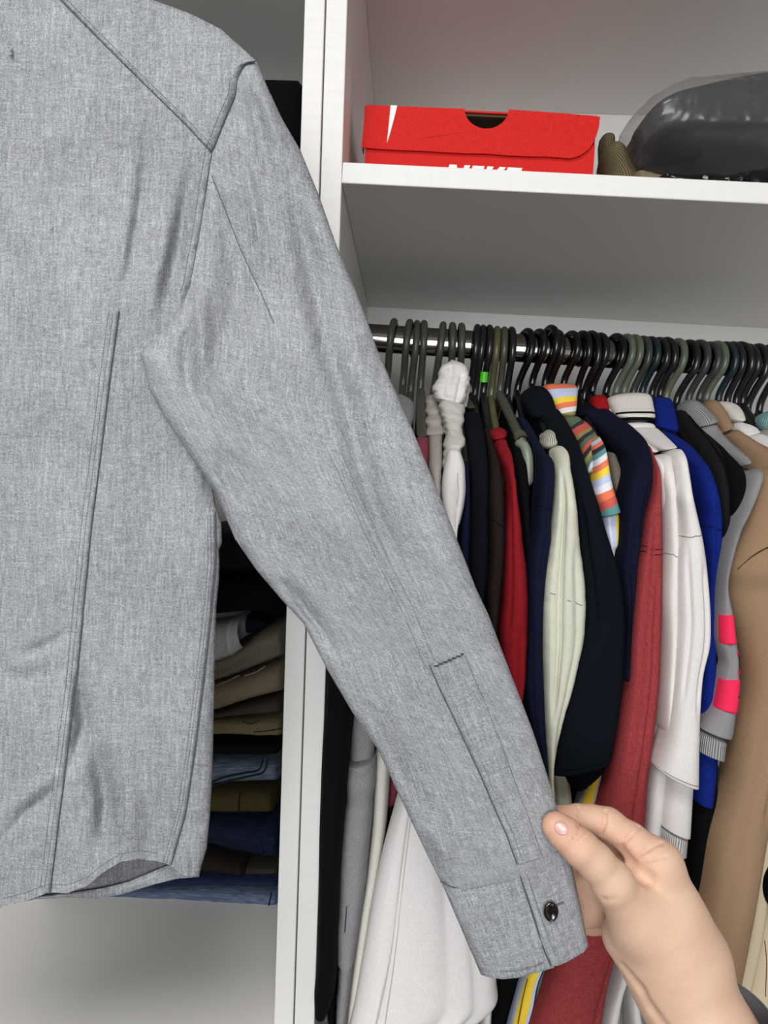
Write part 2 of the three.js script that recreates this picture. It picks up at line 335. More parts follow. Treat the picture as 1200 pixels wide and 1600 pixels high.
{
  const R = 520, C = 250, info = new Map();
  const tOf = i => i / (R - 1), uOf = j => 1 - (1 - j / (C - 1)) ** 1.35;
  const back = gridGeometry(R, C, (i, j) => { const t = tOf(i), u = uOf(j), [x, y] = bodyPoint(u, t); return P(x, y, SHIRT + bodyDepth(x, y, t, u)); }, (i, j) => { const p = P(...bodyPoint(uOf(j), tOf(i)), SHIRT); return [p.x, p.y]; });
  part('back_panel', back, shirtMat, shirt);
  const R2 = 160, C2 = 80;
  const front = gridGeometry(R2, C2, (i, j) => { const t = i / (R2 - 1), u = j / (C2 - 1), [x, y] = bodyPoint(u, t, true); const k = Math.min(1, (1 - u) * 500 / 45); return P(x, y, SHIRT + .013 * Math.sqrt(Math.max(0, 1 - (1 - k) ** 2)) + .0015 * noise2(x / 60, y / 120, 311) * k); }, (i, j) => { const p = P(...bodyPoint(j / (C2 - 1), i / (R2 - 1), true), SHIRT); return [p.x, p.y]; });
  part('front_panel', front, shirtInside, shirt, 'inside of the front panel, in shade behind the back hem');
  // turned-up hem strip of the far layer, seen under the back hem
  const strip = []; for (let i = 0; i <= 60; i++) { const x = lerp(60, 311, i / 60); strip.push([x, alongX(hemFar, x)]); }
  const topLine = [[60, 1400], [118, 1394], [160, 1388], [200, 1378], [224, 1368], [260, 1353], [285, 1348], [311, 1352]];
  const hs = gridGeometry(61, 9, (i, j) => { const [x, y] = strip[i], f = j / 8, yy = lerp(alongX(topLine, x), y + 1, f), k = Math.min(1, (313 - x) / 45); return P(x, yy, SHIRT - .001 + .010 * k - .0016 * Math.sin(f * Math.PI) + .0006 * noise2(x / 9, f * 2, 312)); }, (i, j) => [i * .0018, j * .0009]);
  part('front_hem', hs, shirtMat, shirt, 'folded hem strip of the front panel');
  // stitching
  const seamLine = (pl, lift = -.00005, r = .00036) => { let total = 0; for (let i = 1; i < pl.length; i++) total += Math.hypot(pl[i][0] - pl[i - 1][0], pl[i][1] - pl[i - 1][1]); const pts = [], n = Math.ceil(total / 8); for (let k = 0; k <= n; k++) { const [x, y] = polyAt(pl, k / n); if (y > -40 && x > -80) pts.push(clear(x, y, tFor(x, y)).add(new THREE.Vector3(0, 0, lift))); } return wire(pts, r, pts.length * 3, 6); };
  globalThis.seamMat = cloth(0x878b92, chambray);
  const lines = [], spot = (x, y, t) => { const u = (x + 180) / (polyAt(bodyEdge, t)[0] + 180); return P(x, y, SHIRT + bodyDepth(x, y, t, u) - .0002); };
  const clear = (x, y, t) => { let d = 1e9; for (const [a, b] of [[0, 0], [2.5, 0], [-2.5, 0], [0, 2], [0, -2]]) d = Math.min(d, bodyDepth(x + a, y + b, t, (x + a + 180) / (polyAt(bodyEdge, t)[0] + 180))); return P(x, y, SHIRT + d); };
  const tFor = (x, y) => { let a = 0, b = 1; for (let k = 0; k < 22; k++) { const m = (a + b) / 2, xr = polyAt(bodyEdge, m)[0]; const u = (x + 180) / (xr + 180); if (bodyPoint(u, m)[1] < y) a = m; else b = m; } return (a + b) / 2; };
  const stitchGeo = (a, b, r) => { const L = a.distanceTo(b), g = new THREE.CapsuleGeometry(r, L, 2, 5); g.rotateX(Math.PI / 2); g.lookAt(b.clone().sub(a)); const c = a.clone().add(b).multiplyScalar(.5); g.translate(c.x, c.y, c.z); return g; };
  globalThis.stitchGeo = stitchGeo;
  const run = (pl, off, step = 5.2) => {
    let total = 0; for (let i = 1; i < pl.length; i++) total += Math.hypot(pl[i][0] - pl[i - 1][0], pl[i][1] - pl[i - 1][1]);
    for (let s = step; s < total - step; s += step) {
      const p = polyAt(pl, s / total), q = polyAt(pl, (s + step * .6) / total), nx = -(q[1] - p[1]), ny = q[0] - p[0], L = Math.hypot(nx, ny);
      const A = [p[0] + nx / L * off, p[1] + ny / L * off], B = [q[0] + nx / L * off, q[1] + ny / L * off];
      if (A[1] < -20 || A[0] < -60) continue;
      lines.push(stitchGeo(spot(A[0], A[1], tFor(...A)), spot(B[0], B[1], tFor(...B)), .00022));
    }
  };
  for (const p of [princess, yokeSeam, sideSeam, armhole.slice(0, 9)]) part('seam', seamLine(p), seamMat, shirt);
  run(princess, 9); run(princess, 16); run(yokeSeam, -7); run(sideSeam, 8); run(sideSeam, 13); run(armhole.slice(2), 11); run(hem.slice(1, 10).map(([x, y]) => [x, y - 13]), 0);
  tag(part('stitching', mergeGeometries(lines), threadLight, shirt), null, null, null, 'stuff');
  // loose thread end near the left edge
  const z = (x, y) => P(x, y, SHIRT - .011);
  part('loose_thread', wire([z(13, 72), z(18, 76), z(14, 81), z(18, 84), z(13, 86)], .0006, 30, 6), cloth(0xe8e8e8, weave), shirt, 'white loose thread end');
}
// the sleeve: left and right edge for each station
const sleeveL = [[383, 103], [369, 128], [366, 152], [352, 186], [331, 239], [322, 300], [311, 372], [297, 446], [287, 472], [262, 508], [220, 553], [233, 607], [256, 650], [298, 713], [338, 773], [367, 842], [400, 890], [440, 937], [474, 974], [509, 1042], [551, 1114], [590, 1170], [620, 1235], [649, 1297], [673, 1347], [689, 1378], [698, 1398]];
const sleeveR = [[401, 96], [421, 143], [441, 186], [469, 234], [498, 304], [526, 384], [553, 447], [571, 494], [590, 547], [618, 612], [647, 677], [680, 757], [706, 822], [727, 876], [745, 922], [764, 962], [782, 1010], [798, 1052], [816, 1098], [834, 1146], [851, 1198], [864, 1240], [877, 1285], [886, 1320], [888, 1334], [890, 1345], [892, 1352]];
const sleeveFolds = [
  [[[448, 250], [474, 380], [495, 483], [511, 540], [542, 640], [560, 715], [590, 810], [625, 905], [662, 985]], 17, .0042], [[[420, 170], [445, 330], [468, 470], [500, 600]], 18, -.0020], [[[505, 360], [540, 480], [590, 640], [640, 780]], 24, -.0022],
  [[[352, 300], [368, 400], [372, 470], [350, 545]], 26, .0060], [[[322, 420], [312, 500], [318, 620]], 15, -.0036], [[[300, 470], [292, 560], [300, 640]], 13, .0034], [[[352, 680], [370, 705], [388, 732]], 9, -.0016], [[[345, 690], [350, 740], [372, 800]], 12, .0022],
  [[[372, 215], [392, 300], [410, 380], [430, 450]], 10, -.0020], [[[384, 130], [402, 190], [430, 300]], 11, .0024], [[[405, 130], [432, 200], [470, 290]], 10, -.0016],
  [[[432, 908], [466, 938], [498, 985], [520, 1020]], 13, .0046], [[[520, 1030], [560, 1100], [600, 1165], [640, 1240], [668, 1310]], 16, .0022], [[[655, 1300], [672, 1340], [686, 1372]], 6, .0026], [[[670, 1300], [700, 1340], [706, 1378]], 8, -.0014],
  [[[600, 1060], [640, 1160], [690, 1260]], 26, -.0016], [[[700, 1120], [740, 1230], [775, 1310]], 18, .0014], [[[470, 780], [540, 860], [610, 960]], 40, -.0018],
];
const underSeam = [[331, 275], [345, 310], [372, 380], [392, 425], [408, 458], [428, 505]];
const outerSeam = [[520, 700], [560, 790], [600, 880], [640, 960], [672, 1040]];
const sleeveRow = v => { const t = v * (sleeveL.length - 1); const k = resample2(t); return k; };
function resample2(t) { const a = Math.min(sleeveL.length - 2, Math.floor(t)), f = t - a; return [lerp(sleeveL[a][0], sleeveL[a + 1][0], f), lerp(sleeveL[a][1], sleeveL[a + 1][1], f), lerp(sleeveR[a][0], sleeveR[a + 1][0], f), lerp(sleeveR[a][1], sleeveR[a + 1][1], f)]; }
const sleeveBase = v => lerp(SHIRT, SHIRT - .017, smooth(.22, .35, v)) + .009 * smooth(.45, 1, v);
function sleeveDepth(w, v, x, y) {                                 // w 0 left edge .. 1 right edge; front surface
  const [xl, yl, xr, yr] = sleeveRow(v), span = Math.hypot(xr - xl, yr - yl);
  const open = 1 - smooth(.285, .345, v);                            // the armhole side is sewn on, not rounded
  const eL = Math.min(1, w * span / 34), eR = Math.min(1, (1 - w) * span / 34), rl = Math.sqrt(Math.max(0, 1 - (1 - eL) ** 2)), rr = Math.sqrt(Math.max(0, 1 - (1 - eR) ** 2));
  let d = -.009 * rr * lerp(rl, .82 + .18 * rl, open);
  for (const [pl, ww, a] of sleeveFolds) { const [q, s] = polyDist(pl, x, y); if (q < ww * 3) d += 1.9 * a * Math.exp(-((q / ww) ** 2)) * Math.sin(Math.PI * clamp(s * .9 + .05, 0, 1)) * Math.min(1, Math.min(eL + open, eR)); }
  const ax = x * .87 - y * .5, ay = x * .5 + y * .87;
  d += (.0026 * noise2(ax / 55, ay / 210, 321) + .0009 * noise2(ax / 26, ay / 85, 322) + .00035 * noise2(x / 11, y / 13, 323)) * Math.min(1, rl * rr + .2);
  for (const pl of [underSeam, outerSeam]) { const [q, s] = polyDist(pl, x, y); if (q < 24 && s > .002 && s < .998) d += .0010 * Math.exp(-((q / 2.2) ** 2)) - .0006 * Math.exp(-((q / 9) ** 2)); }
  const [qc] = polyDist(cuffSeam, x, y); d -= .0007 * Math.exp(-((qc / 14) ** 2)); d += .0003 * Math.exp(-((qc / 18) ** 2)) * noise2(x / 8, y / 8, 324);
  return d;
}
const cuffSeam = [[689, 1378], [712, 1387], [747, 1377], [780, 1364], [808, 1351], [866, 1334], [896, 1322]];
function sleevePoint(w, v, lift = 0) { const [xl, yl, xr, yr] = sleeveRow(v), x = lerp(xl, xr, w), y = lerp(yl, yr, w); return P(x, y, sleeveBase(v) + sleeveDepth(w, v, x, y) - lift); }
function sleeveSpot(x, y, lift = 0) {                              // the sleeve's surface at a place given in the plane of the shirt
  let best = 1e9, bw = 0, bv = 0;
  for (let k = 0; k <= 600; k++) { const v = k / 600, [xl, yl, xr, yr] = sleeveRow(v), dx = xr - xl, dy = yr - yl, w = ((x - xl) * dx + (y - yl) * dy) / (dx * dx + dy * dy), e = Math.hypot(xl + dx * w - x, yl + dy * w - y); if (e < best) { best = e; bw = w; bv = v; } }
  return P(x, y, sleeveBase(bv) + sleeveDepth(bw, bv, x, y) - lift);
}
{
  const R = 560, C = 190, wOf = j => { const t = j / (C - 1) * 2 - 1; return .5 + .5 * Math.sign(t) * (1 - (1 - Math.abs(t)) ** 1.3); };
  const uvAt = (v, w) => { const [xl, yl, xr, yr] = sleeveRow(v); return [(w - .5) * Math.hypot(xr - xl, yr - yl) * .00042, -v * .62]; };
  const g = gridGeometry(R, C, (i, j) => sleevePoint(wOf(j), i / (R - 1)), (i, j) => uvAt(i / (R - 1), wOf(j)));
  const rear = gridGeometry(160, 40, (i, j) => { const v = i / 159, w = j / 39, [xl, yl, xr, yr] = sleeveRow(v), span = Math.hypot(xr - xl, yr - yl), e = Math.min(w, 1 - w) * span / 34, k = Math.sqrt(Math.max(0, 1 - (1 - Math.min(1, e)) ** 2)); return P(lerp(xl, xr, w), lerp(yl, yr, w), sleeveBase(v) + .007 * k); }, (i, j) => uvAt(i / 159, j / 39));
  part('sleeve', mergeGeometries([g, rear]), shirtMat, shirt);
  // sleeve placket: a strip sewn on, its left edge standing proud
  const edge = [[671, 1039], [680, 1060], [690, 1083], [706, 1115], [722, 1150], [736, 1180], [750, 1210], [764, 1243], [778, 1275], [792, 1306], [808, 1351]];
  const far = [[727, 1020], [738, 1046], [750, 1074], [764, 1106], [777, 1140], [789, 1172], [801, 1205], [813, 1238], [825, 1270], [836, 1300], [850, 1338]];
  const pr = 120, pc = 16;
  const pg = gridGeometry(pr, pc, (i, j) => { const a = polyAt(edge, i / (pr - 1)), b = polyAt(far, i / (pr - 1)), f = j / (pc - 1); const lift = f < .001 ? -.0004 : .0012 * (1 - smooth(.75, 1, f)) + .00015; return sleeveSpot(lerp(a[0], b[0], f), lerp(a[1], b[1], f), lift + (i === 0 ? -.0004 : 0) + .0003 * noise2(i / 4, j / 3, 331)); }, (i, j) => [j * .0015 + .031, -i * .0012]);
  part('placket', pg, shirtMat, shirt);
  // purple-grey bar tack across the placket's top
  const tack = []; for (let k = 0; k < 20; k++) { const a = [lerp(678, 724, k / 20), lerp(1041, 1021, k / 20) + (k % 3) * 1.3]; tack.push(stitchGeo(sleeveSpot(a[0], a[1], .0016), sleeveSpot(a[0] + 3.4, a[1] - 1.6, .0016), .00028)); }
  part('bar_tack', mergeGeometries(tack), threadDark, shirt, 'dark stitched bar across the top of the placket');
  // stitching along placket, seams and cuff seam
  const st = [];
  const run = (pl, dx, dy, lift, step = 5) => { let total = 0; for (let i = 1; i < pl.length; i++) total += Math.hypot(pl[i][0] - pl[i - 1][0], pl[i][1] - pl[i - 1][1]); for (let s = step; s < total - step; s += step) { const a = polyAt(pl, s / total), b = polyAt(pl, (s + step * .6) / total); st.push(stitchGeo(sleeveSpot(a[0] + dx, a[1] + dy, lift), sleeveSpot(b[0] + dx, b[1] + dy, lift), .00022)); } };
  const lineOn = (pl, lift, r = .00042) => wire(Array.from({ length: 41 }, (_, k) => sleeveSpot(...polyAt(pl, k / 40), lift)), r, 120, 6);
  for (const [pl, lift, r] of [[underSeam, .0001, .00032], [edge, .0003, .00042]]) part('seam', lineOn(pl, lift, r), seamMat, shirt);
  run(edge, 10, -3, .0014); run(far, -2, 1, .0008); run(outerSeam, -7, 4, .0002); run(outerSeam, 8, -4, .0002);
  tag(part('stitching', mergeGeometries(st), threadLight, shirt), null, null, null, 'stuff');
  // cuff, a stiff band lapping over the sleeve end; the lapped end with button on the right
  const cl0 = [[688, 1376], [712, 1386], [747, 1376], [780, 1363], [808, 1350], [822, 1345]], cl1 = [[751, 1523], [767, 1528], [786, 1530], [808, 1528], [838, 1520], [866, 1512]];
  const cr0 = [[807, 1351], [830, 1344], [850, 1338], [868, 1333], [880, 1330], [889, 1327]], cr1 = [[862, 1510], [872, 1509], [884, 1504], [897, 1497], [912, 1488], [920, 1478]];
  const bar = (a, b, base, roundL, roundR, lift) => {
    const nr = 90, nc = 80, pos = (i, j, back) => {
      const f = i / (nr - 1), w = j / (nc - 1), t = lerp(.004, .996, w), p = polyAt(a, t), q = polyAt(b, t);
      const x = lerp(p[0], q[0], f), y = lerp(p[1], q[1], f), span = 120;
      const eL = roundL ? Math.min(1, w * span / 26) : 1, eR = roundR ? Math.min(1, (1 - w) * span / 26) : 1;
      const k = Math.sqrt(Math.max(0, 1 - (1 - eL) ** 2)) * Math.sqrt(Math.max(0, 1 - (1 - eR) ** 2)), tip = Math.min(1, Math.min(f, 1 - f) * 60) * Math.min(1, Math.min(w, 1 - w) * 60);
      const d = back ? (.0008 - lift) - .0015 * k : -.0078 * k - lift - .0006 * tip + .0007 * noise2(x / 42, y / 42, 341) + .00025 * noise2(x / 9, y / 9, 342) - .0003 * Math.exp(-((((1 - f) * 150 - 14) / 3) ** 2));
      return P(x, y, base + d);
    };
    const f = gridGeometry(nr, nc, (i, j) => pos(i, j, false), (i, j) => [j / nc * .05 + (roundR ? .09 : 0), -i / nr * .063]);
    const r = gridGeometry(nr, nc, (i, j) => pos(i, nc - 1 - j, true), (i, j) => [j / nc * .05, -i / nr * .063]);
    return mergeGeometries([f, r]);
  };
  const base = SHIRT - .008;
  const cuff = part('cuff', bar(cl0, cl1, base, true, false, .0002), shirtMat, shirt);
  part('cuff_lap', bar(cr0, cr1, base, false, true, .0016), shirtMat, shirt, 'lapped cuff end that carries the button');
  const cs = [], cst = (pl, dist, dx, dy) => { let total = 0; for (let i = 1; i < pl.length; i++) total += Math.hypot(pl[i][0] - pl[i - 1][0], pl[i][1] - pl[i - 1][1]); for (let s = 6; s < total - 6; s += 5) { const a = polyAt(pl, s / total), b = polyAt(pl, (s + 3) / total); cs.push(stitchGeo(P(a[0] + dx, a[1] + dy, dist), P(b[0] + dx, b[1] + dy, dist), .00022)); } };
  cst([[720, 1392], [747, 1386], [780, 1373], [806, 1360]], base - .0092, 0, 0); cst([[775, 1518], [808, 1517], [838, 1509], [852, 1503]], base - .0090, 0, 0); cst([[818, 1362], [834, 1410], [852, 1462], [866, 1500]], base - .0106, 4, 0);
  tag(part('cuff_stitching', mergeGeometries(cs), threadLight, shirt), null, null, null, 'stuff');
  for (const q of [wire(cl0.slice(0, 5).map(([x, y]) => P(x, y + 1, base - .0082)), .0004, 60, 6), wire([[809, 1352], [820, 1388], [836, 1437], [851, 1484], [862, 1509]].map(([x, y]) => P(x - 1, y, base - .0087)), .0006, 60, 6)]) part('seam', q, seamMat, shirt);
  // dark four-hole button with a raised rim, in its worked buttonhole
  const bc = P(860, 1423, base - .0112), bm = new THREE.MeshPhysicalMaterial({ color: 0x120a0b, roughness: .16, clearcoat: 1, clearcoatRoughness: .08 });
  const prof = [[0, .0009], [.0022, .0008], [.0026, .0013], [.0040, .0021], [.0050, .0022], [.0056, .0016], [.0057, .0006], [.0052, -.0004], [0, -.0006]].map(([a, b]) => new THREE.Vector2(a, b));
  const bg = new THREE.LatheGeometry(prof, 48); bg.rotateX(Math.PI / 2); bg.scale(.88, 1.18, 1); bg.rotateZ(.12); bg.rotateY(.12); bg.translate(bc.x, bc.y, bc.z);
  const btn = part('button', bg, bm, shirt, 'glossy dark brown button');
  const marks = []; for (const a of [1.35, 1.62, 1.9, 4.45, 4.75, 5.0]) { const g = new THREE.BoxGeometry(.0006, .0008, .0002); g.translate(bc.x + Math.cos(a) * .0040, bc.y + Math.sin(a) * .0053, bc.z + .0021); marks.push(g); }
  const mk = mergeGeometries(marks); shirt.updateWorldMatrix(true, true); mk.applyMatrix4(btn.matrixWorld.clone().invert());
  const mm = new THREE.Mesh(mk, plastic(0x8d7a70)); mm.name = 'engraved_mark'; btn.add(mm);
  const bh = []; for (let k = 0; k < 12; k++) { const a = P(866 + k * 1.3, 1416 - k * .55 - 1.6, base - .0097), b = P(866 + k * 1.3, 1416 - k * .55 + 1.6, base - .0097); bh.push(stitchGeo(a, b, .00026)); }
  part('buttonhole', mergeGeometries(bh), threadLight, shirt, 'pale stitched buttonhole');
}
// ---------------------------------------------------------------- hangers on the rail
const hangerParts = twist => {                                     // local frame: neck at the origin, hook upward, arms towards and away from the viewer
  const V = (x, y, z) => new THREE.Vector3(x, y, z);
  const hook = capped([V(0, -.006, 0), V(0, .010, .0005), V(0, .024, .008), V(0, .038, .0185), V(0, .051, .0195), V(0, .0635, .0125), V(0, .0682, 0), V(0, .0635, -.0125), V(0, .051, -.0185), V(0, .041, -.018)], .0041, 60, 12);
  const arm = s => { const g = capped([V(0, 0, s * .001), V(0, -.020, s * .03), V(0, -.056, s * .09), V(0, -.088, s * .135), V(0, -.108, s * .165)], .0042, 24, 8); return g; };
  return { hook, front: arm(1), rear: arm(-1) };
};
const hangerGeo = hangerParts();
const OL = 0x4b4c42, OG = 0x5f6656, BK = 0x0c0c0e, DG = 0x3a3a38, TL = 0x16242a, OY = 0x58553a, CH = 0x1c1b1e;
const hooks = [                                                     // apex x, y, neck x, y, colour
  [617, 498, 604, 596, OL], [641, 499, 629, 606, OL], [652, 501, 641, 616, OL], [663, 501, 657, 606, OL],
  [693, 503, 678, 612, OL], [707, 504, 704, 600, OL], [721, 505, 718, 604, OL],
  [746, 507, 735, 618, CH], [755, 508, 741, 622, CH], [765, 508, 755, 618, CH],
  [777, 510, 767, 622, OY], [788, 511, 781, 616, OL], [799, 511, 792, 620, CH],
  [824, 513, 808, 614, BK], [842, 514, 831, 604, BK], [860, 508, 851, 606, BK], [869, 515, 858, 612, BK],
  [893, 517, 880, 606, BK], [909, 517, 903, 614, BK], [923, 517, 912, 628, BK], [937, 520, 925, 616, BK], [963, 521, 946, 618, BK],
  [979, 522, 962, 618, OG], [991, 523, 974, 618, OG], [1004, 525, 988, 622, DG], [1016, 526, 1003, 618, TL], [1029, 527, 1018, 622, CH], [1040, 527, 1031, 622, CH],
  [1059, 529, 1040, 626, OG], [1077, 531, 1056, 634, CH], [1093, 531, 1075, 630, DG], [1109, 534, 1092, 628, DG], [1120, 533, 1103, 628, OG],
  [1132, 534, 1122, 630, TL], [1143, 534, 1136, 634, CH], [1155, 534, 1150, 634, CH], [1165, 537, 1160, 634, CH], [1184, 537, 1167, 646, CH], [1199, 539, 1186, 646, CH],
];
const ordinal = ['first', 'second', 'third', 'fourth', 'fifth', 'sixth', 'seventh', 'eighth', 'ninth', 'tenth', 'eleventh', 'twelfth', 'thirteenth', 'fourteenth', 'fifteenth', 'sixteenth', 'seventeenth', 'eighteenth', 'nineteenth', 'twentieth', 'twenty-first', 'twenty-second'];
const hangerTone = { [OL]: 'olive grey', [OG]: 'pale green', [BK]: 'black', [DG]: 'dark grey', [TL]: 'dark teal', [OY]: 'yellowish olive', [CH]: 'black' };
const toneCount = {};
{
  const rnd = mulberry(7);
  hooks.forEach(([ax, ay, nx, ny, hex], i) => {
    const neck = P(nx, ny, ROD), apex = P(ax, ay, ROD), d = apex.clone().sub(neck), len = Math.hypot(d.x, d.y);
    const tone = hangerTone[hex], k = toneCount[tone] = (toneCount[tone] ?? 0) + 1;
    const root = new THREE.Group(); root.name = numbered('coat_hanger'); scene.add(root);
    root.position.copy(neck);
    const only = hooks.filter(h => hangerTone[h[4]] === tone).length === 1;
    tag(root, i === 11 ? 'olive grey hanger with a bare sloping arm and drooping end beside the dark red jumper' : i === 9 ? 'black hanger with a bright green ring on its neck' : only ? `${tone} plastic hanger, the only one of that colour on the chrome rail` : `${tone} plastic hanger, ${ordinal[k - 1]} ${tone} one along the chrome rail from its left end`, 'hanger', 'hangers on the chrome rail');
    const mat = plastic(hex, hex === BK || hex === CH ? .24 : .38);
    const put = (name, geo, sy = 1) => { const m = new THREE.Mesh(geo, mat); m.name = name; m.castShadow = m.receiveShadow = true; root.add(m); return m; };
    const h = put('hook', hangerGeo.hook); h.scale.set(1, len / .0718, 1); h.rotation.set(0, (rnd() - .5) * .12 + (ax > 815 ? .30 : 0), -Math.atan2(d.x, d.y)); h.rotation.order = 'ZYX';
    if (i !== 11 && i !== 3) put('front_arm', hangerGeo.front);
    put('rear_arm', hangerGeo.rear);
    if (i === 9) { const a = P(757, 581, .858), b = P(755.5, 597, .860); part('ring', wire([a, a.clone().lerp(b, .5), b], .0046, 8, 14), plastic(0x4fd01e, .4), root, 'bright green plastic ring'); }
    if (i === 11) {
      const q = [[781, 617, .868], [789, 634, .84], [799, 655, .80], [809, 676, .755], [815, 688, .735]].map(a => P(...a));
      const arm = part('front_arm', capped(q, .0052, 30, 14), mat, root, 'bare olive arm sloping towards the front');
      part('collar_ring', wire([P(812, 681, .742), P(816, 690, .732)], .0066, 4, 16), mat, root);
      part('end_loop', capped([[812, 692, .735], [819, 697, .728], [824, 710, .722], [826, 733, .718], [825, 752, .716]].map(a => P(...a)), .0049, 30, 14), plastic(0x7d8371, .4), root, 'paler drooping end piece');
    }
    if (i === 3) part('front_arm', tube([[651, 607, 664, 607, .865, .012], [650, 630, 665, 630, .83, .010], [650, 655, 666, 655, .79, .010], [651, 684, 667, 684, .75, .010]], { amp: 0, n: 20, m: 20 }), mat, root, 'broad flat olive arm');
  });
}

// ---------------------------------------------------------------- the garments
function slab(nx, ny, hemY, thick, mat, root, o = {}) {            // the body of a hanging garment, hung under its own shoulder line
  const neck = P(nx, ny, ROD), seed = tubeSeed++, rows = 40, cols = 49, L = o.half ?? .145;
  const ridge = [[0, neck.x, neck.y - .012]];
  for (const [, st, q] of o.pieces ?? []) for (const s of st) { const d = s[4] ?? q?.dist ?? .68; if (d > .69 && d < .86) { const c = P((s[0] + s[2]) / 2, (s[1] + s[3]) / 2, d); if (c.y > neck.y - .11) ridge.push([ROD - d, c.x, c.y - .012]); } }
  ridge.sort((a, b) => a[0] - b[0]);
  if (ridge.length < 3) { const [, st, q] = o.pieces?.[0] ?? [0, [[nx, ny, nx, ny, ROD]], {}], s = st[0], c = P((s[0] + s[2]) / 2, s[1], s[4] ?? q?.dist ?? .68); const y = Math.min(c.y, neck.y - .085); ridge.push([.10, c.x, y + .02], [.17, c.x, y]); ridge[0][1] = c.x; }
  else if (Math.abs(ridge[0][1] - ridge[1][1]) > .004) ridge[0][1] = ridge[1][1];
  const on = (z, k) => { const pts = ridge.map(r => [r[0], r[k]]); return alongX(pts, z); };
  const at = (i, j) => {
    const f = (i / (rows - 1)) ** 1.2, ph = -Math.PI / 2 + j / (cols - 1) * 2 * Math.PI, cs = Math.cos(ph), sn = Math.sin(ph), dz = Math.sign(sn) * Math.abs(sn) ** .7 * L, az = Math.abs(dz);
    const y = lerp(on(az, 2), hemY, f), t = thick * (i === 0 || i === rows - 1 ? .1 : 1);
    const w = .0022 * noise2(dz * 40, y * 7, seed) * smooth(0, .2, f);
    return new THREE.Vector3(on(Math.max(0, dz), 1) + cs * t / 2 + w, y, neck.z + dz);
  };
  return part('body', gridGeometry(rows, cols, at, (i, j) => { const p = at(i, j); return [p.z, p.y]; }, true), mat, root);
}
function garment(name, label, cat, nx, ny, mat, o, pieces) {
  const root = thing(name, label, cat, P(nx, ny, ROD), o.group);
  if (o.slab !== false) slab(nx, ny, o.hem ?? baseY + .02, o.thick ?? .006, o.bodyMat ?? mat, root, { ...o, pieces });
  for (const [pn, st, q] of pieces) {
    const g = tube(st, { dist: .68, depth: .05, ...q });
    const m = part(pn, g, q?.mat ?? mat, root, q?.label);
    if (q?.after) q.after(m, g, root);
  }
  return root;
}
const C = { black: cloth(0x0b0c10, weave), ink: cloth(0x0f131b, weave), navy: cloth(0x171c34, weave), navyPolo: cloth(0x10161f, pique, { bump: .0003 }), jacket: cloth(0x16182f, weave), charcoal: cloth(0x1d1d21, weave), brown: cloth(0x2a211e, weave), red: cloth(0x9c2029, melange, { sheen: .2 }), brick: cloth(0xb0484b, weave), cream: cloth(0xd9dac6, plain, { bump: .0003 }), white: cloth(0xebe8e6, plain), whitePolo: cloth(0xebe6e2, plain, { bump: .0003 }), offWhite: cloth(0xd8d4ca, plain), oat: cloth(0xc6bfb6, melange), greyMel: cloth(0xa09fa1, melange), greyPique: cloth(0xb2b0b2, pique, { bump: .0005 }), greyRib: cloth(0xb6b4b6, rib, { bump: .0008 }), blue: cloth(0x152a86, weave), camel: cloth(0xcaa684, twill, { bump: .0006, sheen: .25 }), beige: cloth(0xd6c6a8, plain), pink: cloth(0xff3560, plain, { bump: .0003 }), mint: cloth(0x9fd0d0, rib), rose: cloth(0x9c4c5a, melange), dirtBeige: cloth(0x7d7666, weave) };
const stripeColours = { o: [232, 122, 84], r: [205, 90, 80], y: [240, 206, 60], l: [190, 200, 226], w: [226, 226, 232], t: [92, 148, 146], k: [44, 44, 54], g: [92, 112, 84], m: [150, 140, 80] };
const stripes = (seq, across) => { const n = 256; const t = texture(n, 1, (x, y) => { const k = (across ? x : n - 1 - y) / n * seq.length, c = stripeColours[seq[Math.min(seq.length - 1, Math.floor(k))]], j = 1 + .10 * (hash3(x, y, 91) - .5); return c.map(v => v / 255 * j); }); t.repeat.set(1, 1); t.wrapS = t.wrapT = THREE.ClampToEdgeWrapping; return new THREE.MeshPhysicalMaterial({ map: t, roughness: .9, side: THREE.DoubleSide }); };
function stripeTube(root, name, st, seq, o = {}) {
  const g = tube(st, { dist: .68, depth: .04, ...o });
  const rows = g.userData.list.length, m = g.attributes.uv.count / rows;
  for (let i = 0; i < rows; i++) for (let j = 0; j < m; j++) { const ph = -Math.PI / 2 + j / (m - 1) * 2 * Math.PI; g.attributes.uv.setXY(i * m + j, .5 + .5 * Math.cos(ph), 1 - clamp(g.userData.list[i].s / g.userData.total + (o.slant ?? 0) * Math.cos(ph), 0.002, .998)); }
  return part(name, g, stripes(seq, o.across), root);
}
// a thin seam line laid on a tube: across it at share v, or along it at u
function seamOn(g, root, mat, pts, r = .0004, name = 'seam') {
  const { list, m, p } = g.userData, pos = g.attributes.position, inv = root.matrixWorld;
  const out = pts.map(([u, v]) => { const k = clamp(Math.round(v * (list.length - 1)), 0, list.length - 1), ph = Math.acos(clamp(Math.sign(u) * Math.abs(u) ** (1 / p), -1, 1)), j = clamp(Math.round((ph + Math.PI / 2) / (2 * Math.PI) * m), 0, m), a = k * (m + 1) + j; return new THREE.Vector3(pos.getX(a), pos.getY(a), pos.getZ(a) + .0002).applyMatrix4(inv); });
  return part(name, wire(out, r, 60, 6), mat, root);
}
const acrossSeam = (v, tilt = 0) => [-.95, -.7, -.35, 0, .35, .7, .95].map(u => [u, v + tilt * u]);

